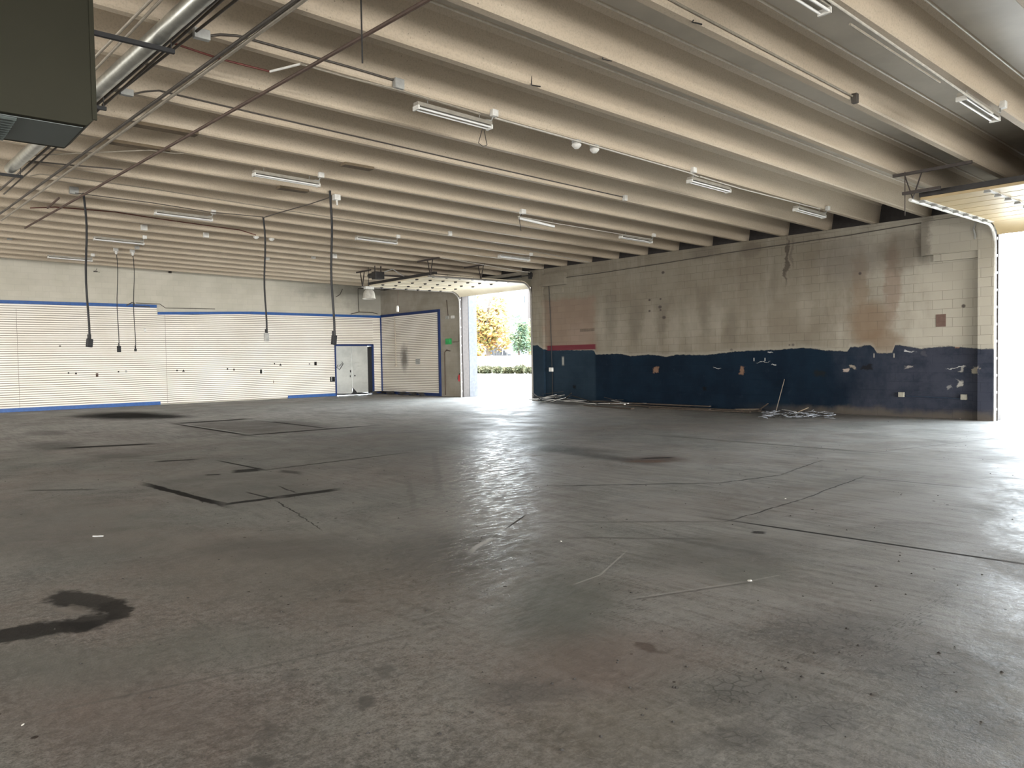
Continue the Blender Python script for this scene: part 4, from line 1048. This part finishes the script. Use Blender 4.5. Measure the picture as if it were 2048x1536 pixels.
# pieces by the far doorway, left of it
wall_box(899, 683, 9, 11, .10, M['green'], 'switch_box', 'green switch box left of the far doorway', 'switch box')
wall_box(896, 635, 6, 6, .06, M['box_grey'], 'junction_box', 'small grey box beside a white lamp above the green switch box', 'junction box')
wall_box(907, 634, 5, 5, .08, M['box_white'], 'wall_lamp', 'small white lamp fixed beside the far door track', 'lamp')
wall_box(836, 723, 9, 12, .015, M['box_grey'], 'cover_plate', 'pale square cover plate on the corner slat panel', 'plate', .04)
m = MB(); m.tube([wr(789, 632, .06), wr(792, 728, .06)], .018, 8); m.lathe([(0, -.05), (.05, -.04), (.05, .02), (0, .04)], wr(792, 731, .07), 10); o = m.build('wall_pipe', plain('cream_pipe', (.42, .37, .29), .5), smooth=True); tag(o, 'cream conduit drop with round end on the corner slat panel', 'pipe')
m = MB(); P = [wr(891, 790, .03), wr(889, 705, .03), wr(893, 700, .03), wr(900, 702, .03)]; m.tube(P, .018, 6); m.tube([wr(919, 620, .03), wr(918, 683, .03), wr(906, 684, .03)], .014, 6)
m.tube([wr(893, 600, .03), wr(895, 620, .03), wr(896, 632, .03)], .014, 6); o = m.build('wall_conduit', M['rust_pipe'], smooth=True); tag(o, 'thin conduits feeding the green switch box', 'conduit')
m = MB(); z = 0
p = wr(919, 755, .09)
t = thing('fire_extinguisher', 'small red cylinder hung at the left jamb of the far doorway', 'fire extinguisher', p)
m.lathe([(0, -.16), (.055, -.15), (.06, .06), (.03, .12), (0, .12)], p, 14); m.build('cylinder', M['extinguisher'], t, smooth=True)
m = MB(); m.tube([p + Vector((0, 0, .1)), p + Vector((0, 0, .17))], .02, 8); m.tube([p + Vector((0, 0, .15)), p + Vector((-.04, .05, .05)), p + Vector((-.04, .06, -.08))], .01, 6); m.build('valve', M['black'], t)
# wiring on the end wall near the corner
m = MB(); m.tube([wb(716, 578, .03), wb(716.5, 600, .03), wb(718, 623, .05)], .014, 6); m.tube([wb(716, 577, .03), wb(735, 577, .03), wb(760, 578, .03)], .014, 6); m.tube([wb(702, 628, .05), wb(718, 624, .06), wb(745, 625, .05), wb(755, 628, .05)], .016, 6); o = m.build('wall_conduit', M['conduit_dark'], smooth=True); tag(o, 'dark conduit loop on the end wall behind the bell lamp', 'conduit')
m = MB(); m.tube([wb(672, 594, .04), wb(680, 589, .06), wb(685, 578, .05)], .014, 6); o = m.build('cable_end', M['conduit_dark'], smooth=True); tag(o, 'curled cable end on the cream wall right of the thick pull cord', 'cable')
m = MB(); m.tube([wb(253, 611, .07), wb(264, 605, .09), wb(268, 606, .1), wb(270, 612, .09), wb(300, 614, .07)], .018, 6); m.tube([wb(272, 606, .08), wb(320, 608, .08), wb(331, 616, .08), wb(430, 618, .07)], .012, 6); o = m.build('wall_cable', M['conduit_dark'], smooth=True); tag(o, 'loose cable lying on the blue trim behind the twin cords', 'cable')
m = MB(); a = wb(191, 543, .05); m.cbox(a, (.12, .06, .04)); m.tube([a, a + Vector((.05, 0, .12))], .008, 5); m.tube([a, a + Vector((.14, 0, -.02))], .008, 5); o = m.build('wall_bracket', M['conduit_dark']); tag(o, 'tiny dark bracket high on the cream wall', 'bracket')
m = MB(); m.cbox(wb(340, 543, .04), (.10, .07, .13)); o = m.build('junction_box', M['conduit_dark']); tag(o, 'small dark box at the top of the cream wall', 'junction box')

# ------------------------------------------------------------------ rubbish along the foot of the block wall
M['alu'] = plain('scrap_aluminium', (.55, .54, .52), .35, .6)
M['scrap_wood'] = plain('scrap_wood', (.075, .058, .045), .85)
M['scrap_dark'] = plain('scrap_dark', (.035, .032, .03), .8)
M['pale_wood'] = plain('pale_wood', (.26, .21, .15), .8)
def strip(x0, y0, x1, y1, h0, h1, wd, th, mat, name, label, cat, group):
    a = fl(x0, y0) + Vector((0, 0, h0)); b = fl(x1, y1) + Vector((0, 0, h1))
    a.x = min(a.x, D - .12); b.x = min(b.x, D - .12)
    m = MB(); m.bar(a, b, wd, th); o = m.build(name, mat); return tag(o, label, cat, group)
G1 = 'scrap strips piled by the far doorway'
rr = random.Random(3)
for k in range(26):
    f = rr.random(); yc = 18.75 - 3.4 * f ** 1.3; xc = D - .22 - rr.random() * (1.15 - .55 * f)
    ln = rr.uniform(.7, 2.6); an = rr.gauss(0, .22) + (.5 if k % 7 == 0 else 0); h = (.03 + .30 * rr.random() ** 1.3) * (1 - .6 * f)
    d = Vector((math.sin(an) * ln / 2, math.cos(an) * ln / 2, rr.uniform(-.14, .14)))
    a = Vector((xc, yc, h)) - d; b = Vector((xc, yc, h)) + d
    for q in (a, b): q.x = min(q.x, D - .2); q.z = max(q.z, .012 + .004 * k); q.y = min(q.y, 19.3)
    m = MB(); m.bar(a, b, rr.choice((.03, .045, .07)), .014)
    o = m.build('metal_strip', (M['alu'], M['scrap_dark'], M['tube'], M['scrap_dark'])[k % 4]); tag(o, 'bent scrap strip in the heap by the far doorway', 'metal strip', G1)
strip(1130, 800, 1185, 806, .16, .05, .05, .012, M['alu'], 'metal_strip', 'pale metal strip bent up at the top of the scrap heap', 'metal strip', G1)
strip(1076, 803, 1092, 797, .02, .14, .04, .012, M['pale_wood'], 'metal_strip', 'short pale strip sticking up at the left of the scrap heap', 'metal strip', G1)
m = MB(); c = fl(1100, 803) + Vector((0, 0, .10)); m.tube([c + Vector((.02 * math.sin(k), .26 * math.cos(k * .6), .09 * math.sin(k * .6) + .02)) for k in range(12)], .014, 6); o = m.build('cable_coil', M['black'], smooth=True); tag(o, 'black cable coil on top of the scrap heap', 'cable')
G2 = 'long boards along the foot of the blue wall'
for k, (x0, y0, x1, y1, h) in enumerate(((1180, 808, 1420, 818, .09), (1200, 810, 1420, 822, .05), (1260, 812, 1520, 824, .02), (1215, 807, 1380, 815, .05), (1300, 817, 1500, 826, .02), (1170, 812, 1265, 819, .015))):
    labs = ['long dark board lying topmost along the foot of the blue wall', 'long board under the topmost board by the blue wall', 'longest flat board reaching the shredded heap', 'short board half hidden against the blue wall', 'board lying flat farthest from the blue wall', 'thin lath poking out from the scrap heap']
    strip(x0, y0, x1, y1, h, h * .7 + .012, .12, .025, M['scrap_wood'], 'wood_board', labs[k], 'board', G2)
strip(1470, 820, 1522, 822, .02, .05, .05, .02, M['pale_wood'], 'wood_lath', 'pale lath flat on the boards left of the shredded heap', 'lath', None)
strip(1518, 822, 1536, 824, .03, .22, .04, .015, M['scrap_wood'], 'wood_lath', 'broken lath tilted up left of the shredded heap', 'lath', None)
strip(1590, 829, 1617, 829, .03, .17, .04, .015, M['pale_wood'], 'wood_lath', 'pale lath tilted up from the shredded heap', 'lath', None)
strip(1566, 825, 1590, 827, .08, .05, .09, .012, M['alu'], 'metal_strip', 'white flat strip lying on the shredded heap', 'metal strip', None)
a = wr(1569, 758, .05); b = fl(1562, 822); b.x = min(b.x, D - .2); m = MB(); m.bar(a, b, .022, .016); o = m.build('wood_lath', plain('weathered_lath', (.15, .125, .10), .8)); tag(o, 'thin lath leaning upright against the dark blue wall', 'lath')
# shredded heap
M['shred_w'] = plain('shred_pale', (.36, .39, .44), .6); 
m = MB(); m2 = MB(); rr = random.Random(5)
for k in range(150):
    x = 1525 + rr.random() * 140; y = 829 + rr.random() * 9
    c = fl(x, y) + Vector((0, 0, .01 + rr.random() * .09)); an = rr.random() * 6.28; ln = .06 + rr.random() * .26
    d = Vector((math.cos(an) * ln, math.sin(an) * ln, rr.uniform(-.03, .05)))
    (m if k % 3 else m2).bar(c - d / 2, c + d / 2 , .015 + rr.random() * .035, .004)
o = m.build('shredded_debris', M['shred_w']); tag(o, 'heap of shredded pale strips and paper at the foot of the blue wall', 'debris', kind='stuff')
m2.build('dark_shreds', M['scrap_dark'], o)
# small wall-foot items
t = thing('cardboard_scrap', 'crumpled dark scrap lying in the corner under the smudged panel', 'scrap', fl(806, 786))
m = MB(); c = fl(806, 786); m.cbox(c + Vector((0, -.1, .06)), (.25, .5, .10)); m.build('body', M['scrap_dark'], t, bevel=.02)
m = MB(); m.cbox(c + Vector((0, -.1, .125)), (.22, .4, .02)); m.build('flap', M['box_grey'], t)
for x, y, s_, lab in ((1921, 838, .05, 'white crumpled paper at the foot of the wall near the near doorway'), (1500, 1162, .018, 'white scrap at the end of the scratch on the floor'), (1122, 1083, .012, 'tiny white scrap right of the polished streak'), (196, 1073, .012, 'small white stick on the floor, left'), (46, 1450, .009, 'white crumb at the lower left corner'), (1571, 998, .014, 'white crumb beside the thin floor crack')):
    p = fl(x, y); m = MB()
    vs = []; rr = random.Random(x)
    for k in range(14):
        v = Vector((rr.gauss(0, 1), rr.gauss(0, 1), rr.gauss(0, 1))).normalized() * s_ * rr.uniform(.7, 1.2)
        vs.append(v)
    if x == 196: m.bar(p + Vector((-.035, .03, .004)), p + Vector((.035, -.03, .004)), .007, .006)
    else:
        import bmesh
        bm = bmesh.new()
        for v in vs: bm.verts.new(p + Vector((v.x, v.y, abs(v.z) * .6)))
        bmesh.ops.convex_hull(bm, input=bm.verts); bm.verts.ensure_lookup_table(); bm.verts.index_update()
        used = sorted({v.index for f in bm.faces for v in f.verts}); mp = {u: k for k, u in enumerate(used)}
        m.add([bm.verts[u].co.copy() for u in used], [tuple(mp[v.index] for v in f.verts) for f in bm.faces]); bm.free()
    o = m.build('paper_scrap', M['box_white']); tag(o, lab, 'scrap')
for k, (x, y) in enumerate(((772, 787.5), (780, 788.5), (793, 788), (822, 789), (838, 790), (855, 791), (708, 786.5))):
    p = fl(x, y); p.x = min(p.x, D - .2); p.y = min(p.y, L - .2); rr = random.Random(40 + k); m = MB()
    for q in range(4): m.cbox(p + Vector((rr.uniform(-.15, .1), rr.uniform(-.15, .1), .02 + .035 * q)), (rr.uniform(.12, .34), rr.uniform(.12, .3), .03))
    o = m.build('rubbish_scrap', M['scrap_dark']); tag(o, 'dark scrap of rubbish at the foot of the panels near the corner', 'scrap', 'rubbish along the corner baseboard')
# crumbs of grit scattered over the floor
m = MB(); rr = random.Random(11)
for k in range(420):
    d = 2.2 * (12 ** rr.random()); an = math.radians(90 - 42.5 + rr.uniform(-36, 36)); x = d * math.cos(an); y = d * math.sin(an)
    if x > D - .3 or y > L - .3: continue
    s_ = rr.uniform(.004, .012)
    m.add([(x + s_ * math.cos(a_) * rr.uniform(.6, 1.2), y + s_ * math.sin(a_) * rr.uniform(.6, 1.2), 0.0005) for a_ in (0, 1.2, 2.5, 3.8, 5)] + [(x, y, s_ * .7)], [(0, 1, 5), (1, 2, 5), (2, 3, 5), (3, 4, 5), (4, 0, 5)])
o = m.build('grit_debris', M['scrap_dark']); tag(o, 'dark grit scattered over the concrete floor', 'grit', kind='stuff')

# ------------------------------------------------------------------ outside
def ground_material():
    m = NM('sunlit_paving', .8, .3); P = m.pos()
    m.color(m.mix(m.ramp(m.noise(P, .6, 5), .3, .7), (.30, .295, .28), (.36, .355, .34))); return m.m
M['paving'] = ground_material()
gx0 = D + .3
def gz(x): return max(0, (x - gx0 - 3) * .0066) - .01
m = MB(); xs = [gx0, gx0 + 3, gx0 + 28]
vs = []
for x in xs: vs += [(x, -40, gz(x)), (x, 110, gz(x))]
m.add(vs, [(0, 2, 3, 1), (2, 4, 5, 3)])
m.add([(x, y, z - .3) for x, y, z in vs], [(0, 1, 3, 2), (2, 3, 5, 4)])
o = m.build('ground', M['paving']); tag(o, 'sunlit pale paving outside', 'ground', kind='structure')
XT = gx0 + 28; zt_ = gz(XT)
m = MB(); m.box((XT, -40, -.5), (XT + .3, 110, zt_ + 1.62)); o = m.build('retaining_wall', plain('white_wall_outside', (.5, .49, .48), .8)); tag(o, 'low white retaining wall across the yard', 'wall', kind='structure')
m = MB(); m.box((XT + .3, -40, zt_ - .5), (XT + 60, 110, zt_ + 1.56)); o = m.build('terrain', M['paving']); tag(o, 'raised ground behind the yard', 'ground', kind='structure')
# pale pier just outside the far doorway
m = MB(); m.box((D + .32, D1[1] - .02, 0), (D + .72, D1[1] + .9, 4.6)); o = m.build('pier', plain('pale_brick_pier', (.105, .108, .118), .8)); tag(o, 'pale brick pier outside the far doorway', 'pier', kind='structure')
def outside(x, y, X): return on_plane(x, y, 0, X)
def leaf_mat(name, a, b):
    m = NM(name, .7, .2); i = m.n('ShaderNodeObjectInfo'); P = m.pos()
    m.color(m.mix(m.ramp(m.noise(P, 2.2, 3), .35, .65), a, b)); return m.m
M['leaf_orange'] = leaf_mat('autumn_leaves', (.26, .115, .035), (.20, .20, .06))
M['leaf_green'] = leaf_mat('green_leaves', (.055, .10, .062), (.10, .125, .062))
M['leaf_yellow'] = leaf_mat('yellow_leaves', (.18, .16, .06), (.13, .15, .07))
M['leaf_shrub'] = leaf_mat('shrub_leaves', (.055, .05, .022), (.045, .052, .025))
M['bark'] = plain('bark', (.08, .06, .045), .9)
def tree(X, x, ytop, ybot, rpx, mat, label, seed, name='tree', trunk=.25, cat='tree', group='trees beyond the far doorway'):
    rr = random.Random(seed)
    top = outside(x, ytop, X); bot = outside(x, ybot, X); R_ = (outside(x + rpx, ytop, X) - outside(x, ytop, X)).length * .8
    base_ = Vector((X, bot.y, (zt_ + 1.56) if X > XT else gz(X)))
    t = thing(name, label, cat, base_, group)
    h = top.z - bot.z; c = Vector((X, bot.y, bot.z + h * .56))
    m = MB(); rb = max(.05, R_ * .05)
    m.tube([base_, base_ + Vector((0, .05, (c.z - base_.z) * .6)), c + Vector((0, 0, h * .2))], [rb * 1.3, rb, rb * .4], 8)
    for k in range(7):
        d = Vector((rr.uniform(-1, 1), rr.uniform(-1, 1), rr.uniform(.0, 1))).normalized()
        s0 = base_ + Vector((0, .04, (c.z - base_.z) * rr.uniform(.5, .95))); m.tube([s0, s0 + d * R_ * .5 + Vector((0, 0, .2)), s0 + d * R_ * .9], [rb * .6, rb * .4, rb * .15], 6)
    m.build('trunk', M['bark'], t)
    m = MB(); lobes = []
    for k in range(16):
        while True:
            d = Vector((rr.uniform(-1, 1), rr.uniform(-1, 1), rr.uniform(-1, 1)))
            if d.length < 1: break
        lobes.append((c + Vector((d.x * R_ * .7, d.y * R_ * .75, d.z * h * .40)), R_ * rr.uniform(.28, .5)))
    for k in range(3600):
        lc, lr = lobes[k % 16]
        d = Vector((rr.gauss(0, 1), rr.gauss(0, 1), rr.gauss(0, 1))).normalized() * lr * rr.uniform(.5, 1.05)
        p = lc + d; s_ = rr.uniform(.06, .13) * (R_ / 2 + .4)
        u = Vector((rr.gauss(0, 1), rr.gauss(0, 1), rr.gauss(0, 1))).normalized() * s_; v = u.orthogonal().normalized() * s_ * .6
        m.add([p - u, p - v, p + u, p + v], [(0, 1, 2, 3)])
    m.build('foliage', mat, t)
    return t
XA = XT + 8
tree(XA, 977, 585, 715, 58, M['leaf_orange'], 'broad orange autumn tree seen through the far doorway', 1)
tree(XA - 4, 1038, 630, 715, 28, M['leaf_green'], 'narrow green tree right of the orange tree', 2)
tree(XA + 3, 1068, 630, 712, 28, M['leaf_yellow'], 'yellow-green tree at the right edge of the far doorway', 3)
tree(XA + 5, 940, 590, 712, 28, M['leaf_green'], 'green tree at the left edge of the far doorway', 4)
tree(XA - 5.5, 1072, 686, 722, 12, M['leaf_orange'], 'small orange bush by the right doorpost of the far doorway', 5, 'bush', cat='bush')
tree(XA - 5.5, 950, 702, 725, 12, M['leaf_orange'], 'small orange bush under the broad orange tree', 6, 'bush', cat='bush')
rr = random.Random(9)
for k, (x, s_) in enumerate(((952, 13), (972, 15), (995, 12), (1016, 14), (1040, 15), (1063, 13))):
    labs = ['low shrub before the white yard wall, first from the left', 'low shrub before the white yard wall, second from the left', 'low shrub before the white yard wall, third from the left', 'low shrub before the white yard wall, fourth from the left', 'low shrub before the white yard wall, fifth from the left', 'low shrub before the white yard wall, last by the right doorpost']
    tree(XT - 1.7, x, 736 + rr.uniform(-3, 2), 746, s_, M['leaf_shrub'], labs[k], 20 + k, 'shrub', cat='shrub', group='low shrubs along the yard wall')
# building across the yard with an outside stair
XB = XA + 14
t = thing('building', 'white building behind the autumn trees with an outside stair', 'building', (XB + 4, outside(1000, 650, XB).y, zt_ + 1.56))
ya = outside(1056, 650, XB).y; yb = outside(925, 650, XB).y
m = MB(); m.box((XB, ya, zt_ + 1.56), (XB + 8, yb + 6, 16)); m.build('facade', plain('white_facade', (.115, .12, .128), .8), t)
for x in (1005, 1045):
    p = outside(x, 599, XB); m = MB(); m.cbox((XB - .02, p.y, p.z), (.06, 1.0, .8)); m.build('window', plain('window_glass', (.036, .045, .047), .2), t)
m = MB(); ys = outside(1056, 650, XB - 1).y; m.box((XB - 1, ys - 6, zt_ + 1.56), (XB + 6, ys, 14)); m.build('annexe', plain('brown_annexe', (.045, .037, .033), .8), t)
a = outside(985, 690, XA + 5); b = outside(1022, 716, XA + 5)
m = MB()
for k in range(8):
    f = k / 7; q = a + (b - a) * f; m.box((q.x - .6, q.y - .22, q.z - 1.0), (q.x + .6, q.y + .22, q.z))
st = m.build('stair', plain('stair_grey', (.026, .026, .028), .8), t)
m = MB()
for dx in (-.6, .6): m.bar(a + Vector((dx, 0, 1.0)), b + Vector((dx, 0, 1.0)), .06, .06)
for k in range(5):
    f = k / 4; q = a + (b - a) * f; m.bar(q + Vector((-.6, 0, 0)), q + Vector((-.6, 0, 1.0)), .04, .04)
m.build('railing', plain('stair_rail', (.5, .5, .5), .5), st)
